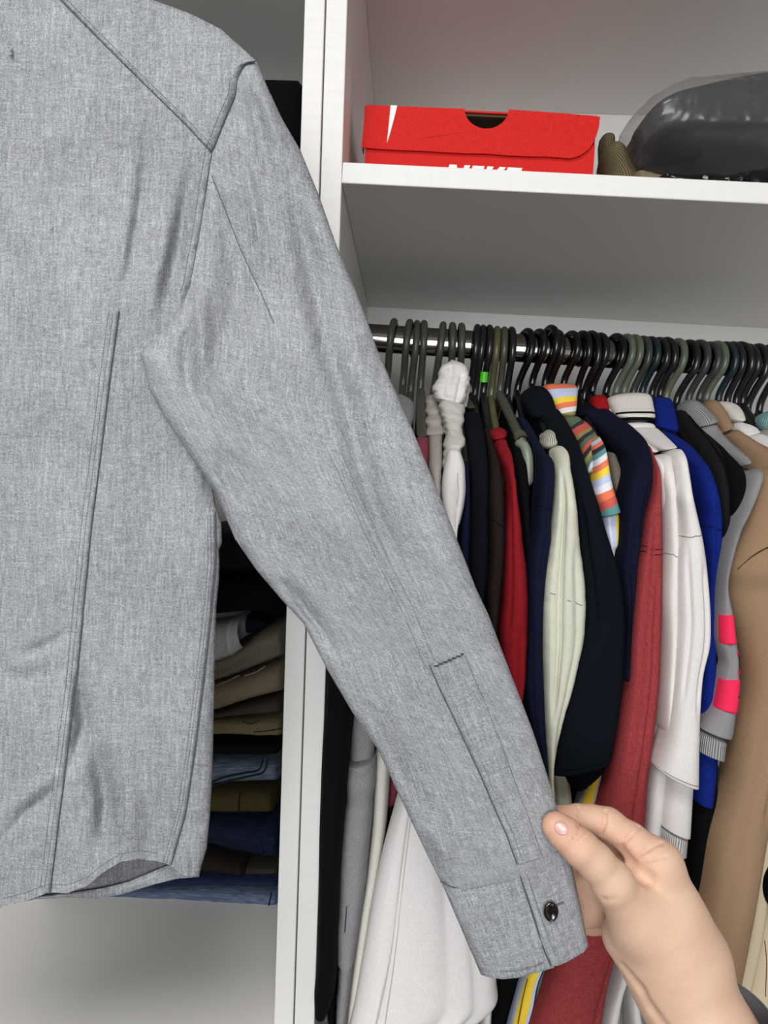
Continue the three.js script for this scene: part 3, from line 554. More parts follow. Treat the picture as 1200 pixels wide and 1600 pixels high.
const seamWhite = cloth(0xd0ccc8, plain);
const seamPale = cloth(0xa8a49a, weave);
garment('sweatshirt', 'black sweatshirt hanging closest to the upright panel, low behind the grey shirt', 'sweatshirt', 604, 600, C.black, { hem: .83 }, [
  ['sleeve', [[530, 900, 572, 900, .70], [518, 1000, 564, 1000, .665], [510, 1060, 558, 1060, .652], [505, 1150, 548, 1150], [500, 1300, 536, 1300], [496, 1450, 529, 1450], [494, 1520, 527, 1520], [493.5, 1563, 515, 1566]], { endB: 'hem', depth: .05, dist: .645, rings: [[.96, .001, .03]] }],
  ['lower_hem', [[512, 1400, 537, 1400], [512, 1480, 535, 1480], [511, 1530, 532, 1530], [512, 1570, 532, 1565], [520, 1600, 530, 1590], [530, 1650, 538, 1640]], { dist: .70, depth: .05 }]]);
garment('sweatshirt', 'grey melange sweatshirt with a wide turned-up sleeve end below the shirt elbow', 'sweatshirt', 629, 610, C.greyMel, {}, [
  ['shoulder', [[606, 616, 630, 614, .84, .03], [610, 632, 646, 630, .82, .035], [616, 652, 647, 650, .79, .04], [624, 676, 642, 676, .76, .05], [615, 740, 640, 740, .70, .06]], { roundA: .02, depth: .05 }],
  ['inner_sleeve', [[560, 1000, 600, 1010], [552, 1080, 592, 1090], [549, 1120, 589, 1135], [549, 1176, 584, 1174], [548, 1200, 582, 1200]], { depth: .04, dist: .678 }],
  ['sleeve', [[539, 1183, 591, 1174], [541, 1196, 589, 1190], [540, 1229, 587, 1225], [536, 1275, 583, 1270], [532, 1319, 579, 1311], [530, 1365, 574, 1362], [529, 1412, 568, 1412], [527.5, 1450, 562, 1452], [527.6, 1484, 557, 1484], [531, 1493, 553.5, 1491], [529, 1544, 547, 1544], [526, 1600, 542, 1600], [523, 1660, 538, 1660]], { dist: .672, depth: .052, roundA: .003, fine: .0006, rings: [[.06, .0012, .03], [.13, -.0008, .02]], after: (m, g, root) => { seamOn(g, root, threadDark, [[-.15, .46], [-.2, .50], [-.24, .54]], .0006, 'stitched_slit'); } }]]);
garment('cardigan', 'off-white cotton cardigan edge between grey sweatshirt sleeve and white shirt', 'cardigan', 641, 620, C.offWhite, {}, [
  ['sleeve', [[600, 1080, 622, 1080], [593, 1140, 616, 1140], [587, 1187, 610, 1191], [584, 1250, 606, 1250], [580, 1300, 601, 1300], [572, 1360, 592, 1360], [563, 1412, 583, 1412], [550, 1506, 570, 1506], [539, 1600, 556, 1600], [532, 1660, 548, 1660]], { dist: .69, depth: .06 }]]);
garment('jumper', 'dusty rose knitted jumper at the end of the broad olive hanger arm', 'jumper', 657, 616, C.rose, {}, [
  ['sleeve', [[651, 682, 668, 682, .75], [652, 700, 669, 700, .73], [655, 730, 668, 730, .71], [650, 800, 666, 800, .70], [640, 900, 660, 900, .70], [625, 1050, 648, 1050, .70], [610, 1200, 628, 1200, .70], [604, 1260, 622, 1250, .70]], { depth: .03 }]]);
garment('shirt', 'white cotton shirt, bunched hood-like at the top and flaring wide near the bottom', 'shirt', 704, 606, C.white, { thick: .007 }, [
  ['collar', [[698, 563, 713, 562, .83, .02], [687, 574, 732, 572, .825, .035], [685, 590, 736, 588, .82, .045], [679, 604, 735, 606, .81, .05], [681, 618, 729, 625, .80, .05], [684, 630, 723, 638, .79, .05]], { amp: .005, fx: 44, fs: 20, fine: .0012, roundA: .012, per: 14, m: 64, folds: [[-.3, .006, .16, .1, .9], [.35, .005, .14, .3, 1]] }],
  ['shoulder', [[684, 624, 724, 632, .795, .045], [690, 650, 724, 654, .77, .045], [694, 668, 724, 674, .75, .045], [695, 690, 726, 690, .73, .045], [692, 704, 723, 706, .715, .045], [690, 720, 720, 722, .705, .045], [689, 738, 714, 738, .70, .04]], { mat: cloth(0xd6d1ca, plain), amp: .002, fx: 30, fs: 60, fine: .0012, per: 12 }],
  ['sleeve', [[700, 700, 716, 700, .692, .03], [694, 726, 725, 726, .686], [690, 750, 727, 748, .68], [689, 770, 727.5, 768, .678], [692, 795, 724, 793], [697, 815, 719, 813], [704, 835, 714, 832], [690, 900, 712, 900], [670, 1000, 710, 1000], [645, 1120, 705, 1120], [630, 1200, 705, 1200]], { dist: .676, depth: .03, folds: [[.35, .004, .12, .06, .5], [-.2, .003, .1, .1, .5]], after: (m, g, root) => { seamOn(g, root, seamWhite, [[.15, .16], [.3, .22], [.35, .3], [.3, .38]], .0005); } }],
  ['lower_hem', [[642, 1150, 700, 1150], [628, 1210, 716, 1210], [622, 1240, 722, 1240], [601, 1319, 738, 1325], [581, 1412, 758, 1420], [570, 1465, 768, 1480], [562, 1506, 772, 1530], [555, 1545, 771, 1560], [547, 1585, 738, 1592], [543, 1610, 737, 1612], [538, 1660, 733, 1660]], { dist: .66, depth: .055, m: 72, amp: .003, fx: 20, folds: [[.35, .007, .16, .2, 1.2], [-.68, .003, .05, .0, 1.2], [.72, .005, .10, .3, 1.2]], after: (m, g, root) => { seamOn(g, root, seamWhite, [[-.66, .08], [-.62, .3], [-.60, .5], [-.58, .8], [-.57, .98]], .0005); seamOn(g, root, seamWhite, [[-.56, .08], [-.52, .3], [-.50, .5], [-.48, .8], [-.47, .98]], .0005); } }],
  ['tail', [[752, 1500, 768, 1500], [750, 1560, 765, 1560], [747, 1600, 763, 1600], [744, 1650, 760, 1650]], { dist: .70, depth: .05 }]]);
garment('jumper', 'oatmeal melange jumper with a rolled ribbed collar beside the white bunched shirt', 'jumper', 678, 616, C.oat, {}, [
  ['collar', [[668, 618, 682, 616, .845, .025], [666, 628, 685, 626, .83, .032], [665.5, 645, 689, 643, .81, .036], [665, 664, 693, 660, .79, .038], [665.5, 680, 694, 678, .775, .038], [668, 687, 691, 685, .77, .034]], { rings: [[.2, .0016, .04], [.42, .0018, .05], [.66, .0022, .05], [.9, .0024, .05], [.54, -.0015, .04], [.78, -.0016, .04]], amp: .001, per: 12 }],
  ['sleeve', [[671, 680, 690, 678, .765, .035], [670, 705, 691, 702, .73, .045], [670, 735, 690.5, 732, .70, .05], [674, 770, 689, 768, .69, .05], [672, 820, 688, 820, .685, .05], [660, 900, 682, 900, .685, .05], [640, 1050, 665, 1050, .685, .05]], { fine: .0004 }]]);
garment('jumper', 'dark navy jumper hanging right of the white bunched shirt', 'jumper', 741, 622, C.ink, {}, [
  ['hanger_cover', [[722, 626, 734, 624, .855, .02], [723, 640, 745, 640, .83, .03]], { mat: plastic(0x4a4d40, .5), amp: 0, label: 'bare olive hanger shoulder' }],
  ['sleeve', [[723, 642, 748, 644, .82, .03], [725, 665, 754, 670, .78, .04], [731, 690, 757, 695, .73, .05], [734, 720, 759, 720, .69, .05], [737, 750, 761, 750, .68, .05], [736, 808, 761, 808], [734, 860, 761, 860], [734, 890, 759, 900], [742, 925, 754, 935], [738, 990, 752, 990], [728, 1100, 748, 1100]], { depth: .05, roundA: .01 }]]);
garment('shirt', 'dark blue shirt showing as a narrow strip under the white bunched sleeve', 'shirt', 735, 620, C.navy, {}, [
  ['sleeve', [[722, 720, 734, 722, .71], [722, 780, 735, 780, .695], [716, 830, 735.5, 832, .69], [717, 870, 734, 872, .69], [726, 895, 734, 895, .69], [718, 980, 732, 980, .69]], { depth: .04 }]]);
garment('jumper', 'dark brown jumper with a sleeve seam, left of the dark red jumper', 'jumper', 755, 620, C.brown, {}, [
  ['sleeve', [[754, 668, 764, 671, .79, .03], [758, 692, 770, 694, .75, .04], [762, 715, 776, 716, .71, .045], [762, 740, 781, 738, .69, .05], [761, 775, 785, 774, .68], [762, 820, 786, 824], [762, 860, 786, 860], [760, 890, 784, 890], [757, 920, 781, 920], [760, 965, 775, 972], [763, 1010, 771, 1012], [755, 1100, 768, 1100]], { after: (m, g, root) => seamOn(g, root, C.black, acrossSeam(.44, .015), .00035) }]]);
garment('jumper', 'dark red knitted jumper with a ring-shaped ribbed collar', 'jumper', 767, 626, C.red, {}, [
  ['collar', [[769, 669, 783, 667, .78, .03], [766, 676, 788, 674, .77, .036], [767, 686, 790, 682, .76, .038], [770, 692, 790, 688, .755, .036]], { rings: [[.5, .0012, .2]], roundA: .009 }],
  ['sleeve', [[771, 688, 789, 684, .755, .034], [774, 702, 794, 698, .74, .04], [781, 722, 799, 714, .715, .045], [788, 742, 802, 735, .695, .045], [790, 765, 804, 762, .685], [788, 800, 809, 800, .68], [786, 850, 815, 850], [785, 885, 820, 885], [783, 930, 823, 930], [779, 980, 823, 985], [782, 1030, 820, 1030], [790, 1075, 814, 1075], [796, 1110, 808, 1105], [790, 1200, 806, 1200]], { depth: .055, fine: .0004, folds: [[.3, .003, .2, .55, 1], [-.55, .003, .2, .25, .7]] }]]);
garment('jumper', 'black jumper in the dark gap between dark red and navy sleeves', 'jumper', 781, 622, C.black, {}, [
  ['sleeve', [[793, 660, 806, 662, .80, .03], [798, 700, 818, 704, .75, .04], [804, 760, 823, 762, .71], [808, 800, 825, 802, .70], [812, 850, 829, 850, .70], [816, 890, 828, 892, .70], [814, 960, 826, 960, .70]], {}]]);
garment('jumper', 'navy blue jumper with a seam across its sleeve, left of the cream top', 'jumper', 792, 626, C.navy, {}, [
  ['sleeve', [[808, 650, 820, 655, .80, .03], [816, 674, 834, 680, .77, .04], [828, 698, 848, 706, .73, .045], [838, 718, 860, 719, .70, .05], [839, 735, 863, 736, .685], [836, 765, 861, 766, .68], [834, 786, 859, 790], [831, 815, 856, 815], [828, 840, 856, 840], [822, 880, 850, 880], [821, 930, 846, 930], [819, 998, 845, 998], [817, 1069, 848, 1069], [826, 1129, 849, 1129], [838, 1180, 851, 1180], [846, 1255, 853, 1255], [846, 1330, 856, 1330]], { depth: .052, folds: [[.2, .003, .18, .2, .55], [-.5, .002, .2, .5, .9]], after: (m, g, root) => seamOn(g, root, C.ink, acrossSeam(.385, .008), .00035) }]]);
garment('polo_shirt', 'dark navy polo shirt with a wide short sleeve, in front of the striped shirt', 'polo shirt', 831, 610, C.navyPolo, { bodyMat: C.ink, hem: .86 }, [
  ['collar', [[828, 604, 842, 602, .86, .02], [815, 616, 852, 608, .84, .03], [816, 632, 861, 620, .82, .035], [826, 648, 866, 634, .81, .035], [836, 658, 870, 645, .80, .03]], { roundA: .012 }],
  ['sleeve', [[838, 650, 868, 636, .81, .035], [850, 668, 883, 656, .79, .04], [866, 688, 895, 680, .75, .045], [880, 708, 903, 704, .72, .05], [886, 740, 914, 738, .70, .055], [892, 785, 929, 783, .69, .06], [896, 820, 939, 817, .685], [899, 860, 952, 858, .682], [904, 900, 963, 892], [908, 945, 970, 945], [907, 975, 972, 995], [890, 1045, 970, 1055], [868, 1130, 962, 1125], [854, 1199, 951, 1178]], { depth: .06, endB: 'hem', folds: [[-.7, .005, .14, .35, .75], [.25, .003, .3, .5, 1.2]], after: (m, g, root) => { seamOn(g, root, C.black, acrossSeam(.945, 0), .0004, 'hem_stitch'); } }],
  ['under_sleeve', [[874, 1140, 944, 1140], [872, 1190, 945, 1185], [880, 1212, 940, 1200], [890, 1224, 915, 1218], [894, 1230, 903, 1228]], { dist: .70, depth: .04, mat: C.ink }]]);
garment('t_shirt', 'cream short-sleeved top with a ribbed collar, right of the navy jumper', 't-shirt', 808, 622, C.cream, {}, [
  ['collar', [[850, 671, 865, 671, .775, .025], [846.5, 682, 870, 681, .765, .034], [847, 696, 872, 690, .755, .034], [851, 705, 869, 699, .75, .03]], { rings: [[.35, .001, .1], [.7, .001, .1]], mat: cloth(0xd9d9c6, rib, { bump: .0006 }), roundA: .009 }],
  ['sleeve', [[858, 700, 882, 693, .745, .04], [862, 718, 886, 710, .72, .048], [863, 742, 889, 742, .695, .05], [862, 783, 894, 783, .68], [857, 830, 899, 830], [851, 870, 904, 870], [845, 916, 910, 920], [843.5, 950, 911, 955], [844, 1000, 908, 1000], [845, 1060, 892, 1060], [846, 1110, 876, 1110], [848, 1160, 863, 1160], [850, 1200, 857, 1200], [853, 1250, 862, 1250]], { depth: .06, fine: .0004, folds: [[-.42, .010, .14, .12, .8], [.45, .005, .2, .3, .9], [.05, .003, .1, .5, .9]], after: (m, g, root) => seamOn(g, root, seamPale, acrossSeam(.487, .02), .0003) }],
  ['body_hem', [[856, 1170, 884, 1170], [854, 1205, 886, 1215], [858, 1240, 889, 1240], [862, 1290, 892, 1290], [866, 1360, 895, 1360]], { dist: .715, depth: .05, folds: [[.1, .003, .15]] }]]);
{
  const root = garment('shirt', 'short-sleeved shirt in orange, yellow, teal and pale blue stripes', 'shirt', 858, 614, C.dirtBeige, { hem: .9 }, []);
  stripeTube(root, 'collar', [[853, 600, 893, 600, .855, .03], [849, 606, 900, 608, .845, .04], [856, 620, 900, 622, .83, .04], [863, 636, 899, 636, .82, .04], [869, 648, 896, 650, .81, .035], [874, 656, 890, 658, .81, .02]], ['o', 'o', 'l', 'l', 'y', 'o', 'w', 'm'], { roundA: .008, slant: .06 });
  stripeTube(root, 'shoulder', [[878, 652, 898, 650, .81, .03], [884, 664, 914, 662, .79, .04], [892, 680, 925, 676, .76, .045], [902, 698, 930, 690, .735, .045], [908, 720, 926, 716, .715, .04], [914, 742, 922, 742, .70, .03]], ['g', 'g', 'k', 'r', 'r', 'm', 'k', 'g', 'r', 'k', 'm', 'g', 'l', 'm'], { slant: .12 });
  stripeTube(root, 'sleeve', [[915, 688, 930, 680, .735, .03], [920, 702, 938, 694, .715, .04], [923, 722, 944, 712, .70, .04], [924, 748, 949, 740, .69, .04], [925, 768, 954, 762, .685, .04], [931, 785, 959, 779, .68, .04], [936, 806, 965, 798, .68, .04]], ['m', 'l', 'o', 'k', 't', 'w', 'o', 'y', 'l', 'w', 'o', 'r', 't'], { slant: .03, endB: 'hem' });
  stripeTube(root, 'under_sleeve', [[938, 800, 964, 796, .688, .03], [940, 825, 965, 820, .688, .03], [945, 850, 963, 848, .688, .03], [949, 872, 958, 868, .688, .02], [945, 950, 957, 950, .70, .02]], ['l', 'l', 'w', 'l', 'l', 'y', 'y', 'o'], { across: true });
  stripeTube(root, 'front_edge', [[925, 1190, 944, 1195, .71], [908, 1232, 940, 1232, .71], [898, 1265, 932, 1265, .71], [875, 1350, 905, 1350, .71], [845, 1450, 878, 1450, .71], [815, 1525, 850, 1512, .705], [804, 1560, 842, 1560, .70], [793, 1602, 830, 1602, .70], [780, 1660, 815, 1660, .70]], ['l', 'y', 'y', 'y', 'y', 'y', 'l', 'k', 't', 'w', 'r', 'g'], { across: true, depth: .03, m: 56 });
  const zip = part('placket_stitch', wire([P(824, 1530, .686), P(817, 1560, .684), P(809, 1602, .684)], .0005, 20, 6), cloth(0x8a5a30, weave), root);
}
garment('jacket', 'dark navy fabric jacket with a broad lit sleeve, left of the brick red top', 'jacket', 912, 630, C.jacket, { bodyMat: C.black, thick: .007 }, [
  ['collar', [[900, 630, 916, 628, .86, .03], [896, 642, 930, 636, .845, .035], [900, 655, 945, 645, .83, .04]], { mat: C.ink }],
  ['sleeve', [[902, 642, 944, 638, .835, .04], [922, 660, 960, 652, .81, .045], [944, 680, 982, 668, .775, .05], [962, 700, 1000, 686, .735, .055], [974, 716, 1007, 702, .71, .055], [977, 735, 1011, 724, .69], [972, 760, 1010, 757, .682], [967, 785, 1004, 785], [966, 808, 998, 808], [964, 847, 993, 847], [961, 880, 988, 880], [965, 920, 984, 920], [970, 972, 977, 972], [962, 1060, 974, 1060]], { depth: .055, folds: [[.45, .003, .08, .3, .7], [-.3, .003, .3, .3, 1]] }]]);
garment('t_shirt', 'dull beige top glimpsed in the shadow between striped sleeve and navy jacket', 't-shirt', 903, 622, C.dirtBeige, { slab: false }, [
  ['sleeve', [[944, 706, 956, 706, .74], [948, 730, 966, 732, .72], [952, 755, 972, 757, .71], [956, 778, 968, 780, .71], [955, 830, 966, 830, .71]], { depth: .03 }]]);
garment('polo_shirt', 'red and white collared top peeping out behind the navy jacket collar', 'polo shirt', 925, 622, cloth(0xb01c20, weave), { slab: false }, [
  ['collar', [[925, 618, 941, 617, .86, .03], [922.5, 626, 945, 625, .85, .035], [924, 640, 948, 637, .84, .035], [930, 648, 950, 645, .83, .03]], { roundA: .008 }],
  ['collar_trim', [[943, 638, 950, 638, .838, .02], [946, 648, 956, 648, .828, .02], [952, 657, 960, 657, .82, .02]], { mat: C.white, label: 'white collar trim' }]]);
garment('long_sleeved_top', 'brick red long-sleeved top with shoulder seam, reaching down behind the hand', 'top', 946, 624, C.brick, { thick: .007 }, [
  ['sleeve', [[1004, 694, 1010, 696, .72, .03], [1008, 712, 1015, 716, .70, .04], [1009, 738, 1020, 740, .685], [1004, 775, 1023, 776], [996, 810, 1025, 810], [992, 850, 1026, 850], [985, 890, 1027, 890], [976, 972, 1026, 972], [970, 1060, 1023, 1060], [958, 1147, 1014, 1147], [944, 1217, 1007, 1217], [930, 1270, 1001, 1280], [908, 1350, 985, 1350], [886, 1430, 968, 1430], [866, 1490, 956, 1490], [848, 1535, 946, 1535], [833, 1580, 938, 1580], [826, 1605, 934, 1605], [815, 1660, 924, 1660]], { depth: .055, m: 56, dist: .685, folds: [[.28, .007, .07, .18, .75], [-.35, .003, .12, .1, .6], [.75, .006, .06, .72, 1.2]], after: (m, g, root) => { seamOn(g, root, cloth(0x5e2226, weave), acrossSeam(.283, .004), .00035); seamOn(g, root, cloth(0x5e2226, weave), acrossSeam(.295, .004), .0004); } }]]);
const stripeDark = cloth(0x101014, weave);
garment('polo_shirt', 'white polo shirt with two black stripes on its collar and flared short sleeve', 'polo shirt', 988, 626, C.whitePolo, { hem: .9, thick: .007 }, [
  ['collar', [[958, 616, 1000, 613, .85, .03], [950, 624, 1014, 620, .84, .04], [954, 638, 1018, 636, .825, .042], [961, 650, 1020, 650, .81, .042], [967, 658, 1021, 660, .805, .04]], { roundA: .008, m: 56, amp: .0005, mat: cloth(0xe2dcd4, plain), after: (m, g, root) => { seamOn(g, root, stripeDark, [-.98, -.8, -.5, -.1, .3, .7, .96].map(u => [u, .70]), .0013, 'collar_stripe'); seamOn(g, root, stripeDark, [-.98, -.8, -.5, -.1, .3, .7, .96].map(u => [u, .89]), .0022, 'collar_stripe'); } }],
  ['collar_stand', [[972, 660, 1018, 660, .802, .035], [980, 668, 1023, 668, .795, .035], [984, 674, 1024, 674, .79, .03]], {}],
  ['shoulder', [[982, 668, 1022, 668, .79, .035], [994, 680, 1034, 680, .765, .04], [1010, 694, 1044, 692, .735, .045], [1030, 706, 1052, 702, .71, .045]], {}],
  ['collar_tip', [[976, 668, 986, 667, .79, .02], [977, 676, 997, 676, .775, .02], [986, 684, 999, 684, .765, .02]], {}],
  ['sleeve', [[1040, 704, 1054, 700, .705, .04], [1042, 718, 1061, 716, .69, .05], [1045, 745, 1064, 742, .68], [1047, 775, 1069, 772], [1050, 805, 1076, 800], [1051, 832, 1085, 835], [1048, 860, 1090, 860], [1047, 890, 1094, 890], [1048, 930, 1098, 930], [1049, 965, 1100, 965], [1046, 1005, 1099, 1003], [1042, 1060, 1089, 1045], [1037, 1110, 1085.5, 1090], [1032, 1150, 1084.5, 1140], [1019, 1192, 1084.5, 1222]], { dist: .668, depth: .055, endB: 'hem', m: 56, folds: [[.5, .005, .12, .35, .85], [-.5, .003, .1, .3, .8]], after: (m, g, root) => { seamOn(g, root, seamPale, acrossSeam(.345, -.01), .00035); seamOn(g, root, seamPale, acrossSeam(.955, 0), .00035, 'hem_stitch'); } }]]);
garment('polo_shirt', 'white long-sleeved polo with a ribbed cuff hanging lowest among the white tops', 'polo shirt', 974, 624, C.whitePolo, {}, [
  ['collar_tip', [[992, 688, 1002, 690, .75, .02], [1000, 698, 1024, 700, .735, .025], [1012, 708, 1026, 708, .72, .025]], {}],
  ['front_sleeve', [[1020, 712, 1040, 708, .705, .04], [1021, 725, 1043, 722, .69], [1026, 752, 1047, 750], [1031, 790, 1049, 790], [1034, 847, 1050, 847], [1033, 880, 1050, 880], [1031, 930, 1050, 930], [1033, 1000, 1048, 1000], [1030, 1070, 1044, 1070], [1028, 1140, 1040, 1140]], { depth: .045, dist: .676, after: (m, g, root) => seamOn(g, root, seamPale, acrossSeam(.5, .01), .00035) }],
  ['long_sleeve', [[1032, 1130, 1078, 1130], [1031, 1190, 1078, 1190], [1029, 1225, 1076.5, 1225], [1025, 1255, 1075, 1255], [1023.5, 1277, 1072.5, 1298]], { dist: .69, depth: .05, endB: 'hem' }],
  ['cuff', [[1024, 1276, 1071, 1296], [1024, 1295, 1069, 1310], [1025, 1315, 1067, 1327]], { dist: .69, depth: .046, endB: 'hem', mat: cloth(0xe8e4e0, rib, { bump: .0006 }) }]]);
garment('long_sleeved_top', 'plain white long-sleeved top directly right of the brick red sleeve', 'top', 962, 622, C.white, { slab: false }, [
  ['sleeve', [[1012, 714, 1021, 712, .70, .04], [1017, 735, 1027, 735, .69], [1020, 770, 1032, 770, .685], [1023, 850, 1035, 850], [1025, 930, 1034, 930], [1023, 1010, 1036, 1010], [1018, 1100, 1034, 1100], [1010, 1180, 1032, 1180], [1002, 1250, 1027, 1250], [994, 1320, 1020, 1320], [978, 1420, 1004, 1420], [955, 1510, 974, 1510], [941, 1560, 968, 1530], [933, 1605, 955, 1600], [926, 1650, 948, 1650]], { depth: .05, dist: .70 }]]);
garment('long_sleeved_top', 'white garment end beside the wrist at the bottom edge', 'top', 1003, 624, C.white, { slab: false }, [
  ['sleeve', [[985, 1440, 1010, 1440], [976, 1520, 1000, 1520], [974, 1555, 994, 1552], [978, 1600, 1002, 1600], [980, 1660, 1006, 1660]], { dist: .70, depth: .05 }]]);
garment('polo_shirt', 'royal blue polo shirt between the white sleeves and the charcoal jackets', 'polo shirt', 1018, 626, C.blue, { hem: .95 }, [
  ['collar', [[1018, 621, 1040, 622, .85, .03], [1017, 630, 1046, 630, .84, .035], [1020, 648, 1051, 652, .82, .038], [1022, 664, 1055, 670, .805, .036], [1024, 672, 1055, 684, .80, .03]], { roundA: .005, p: .5 }],
  ['sleeve', [[1026, 672, 1056, 684, .795, .035], [1044, 692, 1074, 698, .76, .04], [1060, 712, 1088, 716, .73, .045], [1074, 730, 1098, 732, .71, .05], [1082, 752, 1107, 754, .695], [1087, 780, 1114, 780, .688], [1089, 808, 1118, 810], [1090, 835, 1118, 838], [1092, 860, 1114, 860], [1092, 890, 1107, 895], [1090, 930, 1104, 930], [1085, 1020, 1108, 1020], [1080, 1120, 1110, 1120], [1078, 1190, 1110, 1195], [1076, 1240, 1104, 1248]], { dist: .69, depth: .05, endB: 'hem', folds: [[.1, .003, .2, .3, .7]], after: (m, g, root) => seamOn(g, root, C.navy, acrossSeam(.45, .01), .00035) }]]);
garment('jacket', 'charcoal jacket with piping along its shoulder, right of the royal blue polo', 'jacket', 1040, 630, C.charcoal, {}, [
  ['sleeve', [[1050, 640, 1068, 642, .83, .03], [1058, 660, 1084, 664, .80, .04], [1072, 682, 1102, 684, .765, .05], [1086, 704, 1116, 702, .735, .05], [1096, 724, 1122, 720, .71, .05], [1102, 746, 1126, 744, .70], [1108, 782, 1128, 780, .69], [1113, 830, 1126, 830, .69], [1110, 880, 1120, 880, .69], [1104, 960, 1116, 960, .69]], { after: (m, g, root) => seamOn(g, root, C.black, [[.2, .06], [.1, .3], [.3, .45], [.5, .6], [.55, .8]], .0011, 'piping') }]]);
garment('jacket', 'black jacket in deep shade left of the grey knitted polo', 'jacket', 1056, 634, C.black, {}, [
  ['sleeve', [[1078, 660, 1096, 662, .81, .03], [1092, 684, 1116, 690, .775, .045], [1108, 706, 1136, 712, .74, .05], [1120, 730, 1150, 732, .715, .05], [1124, 760, 1154, 760, .70], [1122, 810, 1140, 810, .695], [1112, 880, 1124, 880, .695], [1100, 960, 1114, 960, .695], [1094, 1050, 1120, 1050, .695], [1086, 1110, 1112, 1110, .695], [1080, 1200, 1110, 1200, .70], [1070, 1330, 1112, 1330, .70], [1060, 1420, 1095, 1420, .70]], { depth: .055 }]]);
{
  const sleeve = [[1154, 738, 1176, 728, .70, .045], [1156, 752, 1179, 745, .69, .05], [1150, 778, 1174, 768, .683], [1137, 816, 1160, 798], [1129, 838, 1146, 826], [1119, 882, 1131, 875], [1115, 915, 1125, 912], [1113, 951, 1133, 950], [1112, 976, 1137, 976], [1113, 1000, 1140, 998], [1119, 1028, 1143, 1020], [1115, 1047, 1145, 1044], [1110, 1075, 1145, 1078], [1106, 1095, 1142, 1103], [1092, 1122, 1138, 1136], [1087, 1131, 1135, 1147]];
  const root = garment('polo_shirt', 'grey knitted polo shirt with pink patches down its sleeve and ribbed collar', 'polo shirt', 1064, 636, C.greyPique, {}, [
    ['collar', [[1066, 626, 1080, 624, .845, .03], [1061, 638, 1090, 631, .83, .036], [1067, 650, 1102, 643, .815, .04], [1077, 662, 1111, 653, .80, .04], [1086, 672, 1118, 663, .79, .038]], { mat: C.greyRib, roundA: .012, rings: [[.97, .0012, .05]] }],
    ['neck', [[1089, 668, 1114, 661, .79, .03], [1091, 680, 1120, 672, .78, .032], [1100, 690, 1128, 682, .765, .034]], {}],
    ['shoulder', [[1096, 684, 1124, 676, .772, .034], [1112, 698, 1136, 692, .75, .04], [1126, 710, 1146, 703, .73, .045], [1142, 722, 1158, 715, .712, .045], [1152, 732, 1165, 726, .702, .045]], { mat: C.greyPique }],
    ['sleeve', sleeve, { dist: .672, depth: .045, endB: 'hem', m: 48, folds: [[-.2, .002, .2, .6, .9]], after: (m, g, r) => {
      const { list } = g.userData, rows = list.length;
      // pink letter patches sewn round the sleeve, each a raised piece following it
      const patch = (y0, y1, u0, u1, bite) => {
        const find = yy => { let a = 0; while (a < rows - 12 && P2y(list[a].c) < yy) a++; return a; };
        const a = find(y0), b = find(y1), nr = 26, nc = 22, keep = (f, u) => !bite || !bite(f, u);
        const at = (f, w, lift) => { const k = lerp(a, b, f), i0 = Math.floor(k), t = k - i0, q0 = list[i0], q1 = list[i0 + 1], u = lerp(u0, u1, w), s = Math.sqrt(Math.max(0, 1 - u * u)) ** .75; return q0.c.clone().lerp(q1.c, t).addScaledVector(q0.a.clone().lerp(q1.a, t), Math.sign(u) * Math.abs(u) ** .9).add(new THREE.Vector3(0, 0, lerp(q0.T, q1.T, t) / 2 * s + lift)); };
        const pos = [], idx = [], uv = [];
        for (let i = 0; i <= nr; i++) for (let j = 0; j <= nc; j++) { const e = Math.min(i, nr - i, j, nc - j) === 0; const p = at(i / nr, j / nc, e ? 0 : .0026); pos.push(p.x, p.y, p.z); uv.push(j * .0012, i * .0016); }
        for (let i = 0; i < nr; i++) for (let j = 0; j < nc; j++) { if (!keep((i + .5) / nr, (j + .5) / nc)) continue; const q = i * (nc + 1) + j; idx.push(q, q + nc + 1, q + 1, q + 1, q + nc + 1, q + nc + 2); }
        const pg = new THREE.BufferGeometry(); pg.setAttribute('position', new THREE.Float32BufferAttribute(pos, 3)); pg.setAttribute('uv', new THREE.Float32BufferAttribute(uv, 2)); pg.setIndex(idx); pg.computeVertexNormals();
        part('pink_patch', pg, C.pink, r, 'bright pink letter patch');
      };
      patch(952, 999, -.99, .80, (f, u) => u > .80 && f > .5 && f < .72);
      patch(1010, 1044, .35, .99, (f, u) => u < .35 && f > .12 && f < .8);
      patch(1050, 1102, -.99, .985, (f, u) => u > .68 && f > .08 && f < .46 && u > 1.02 - f * .75);
    } }],
    ['cuff', [[1087, 1133, 1131, 1147, .672, .04], [1085, 1148, 1128, 1162, .672, .04], [1082, 1165, 1126, 1182, .672, .04]], { endB: 'hem', mat: C.greyRib, depth: .04 }],
    ['cuff_fold', [[1100, 1172, 1126, 1178, .69, .02], [1104, 1186, 1122, 1190, .69, .02], [1112, 1200, 1119, 1200, .69, .015]], {}]]);
}
function P2y(p) { const q = p.clone().sub(EYE), z = -q.z, a = q.x, b = -q.y; const r = dirAcross.clone().multiplyScalar(a).addScaledVector(dirDown, b).addScaledVector(dirDepth, z); return 800 + FOCAL * r.y / r.z; }
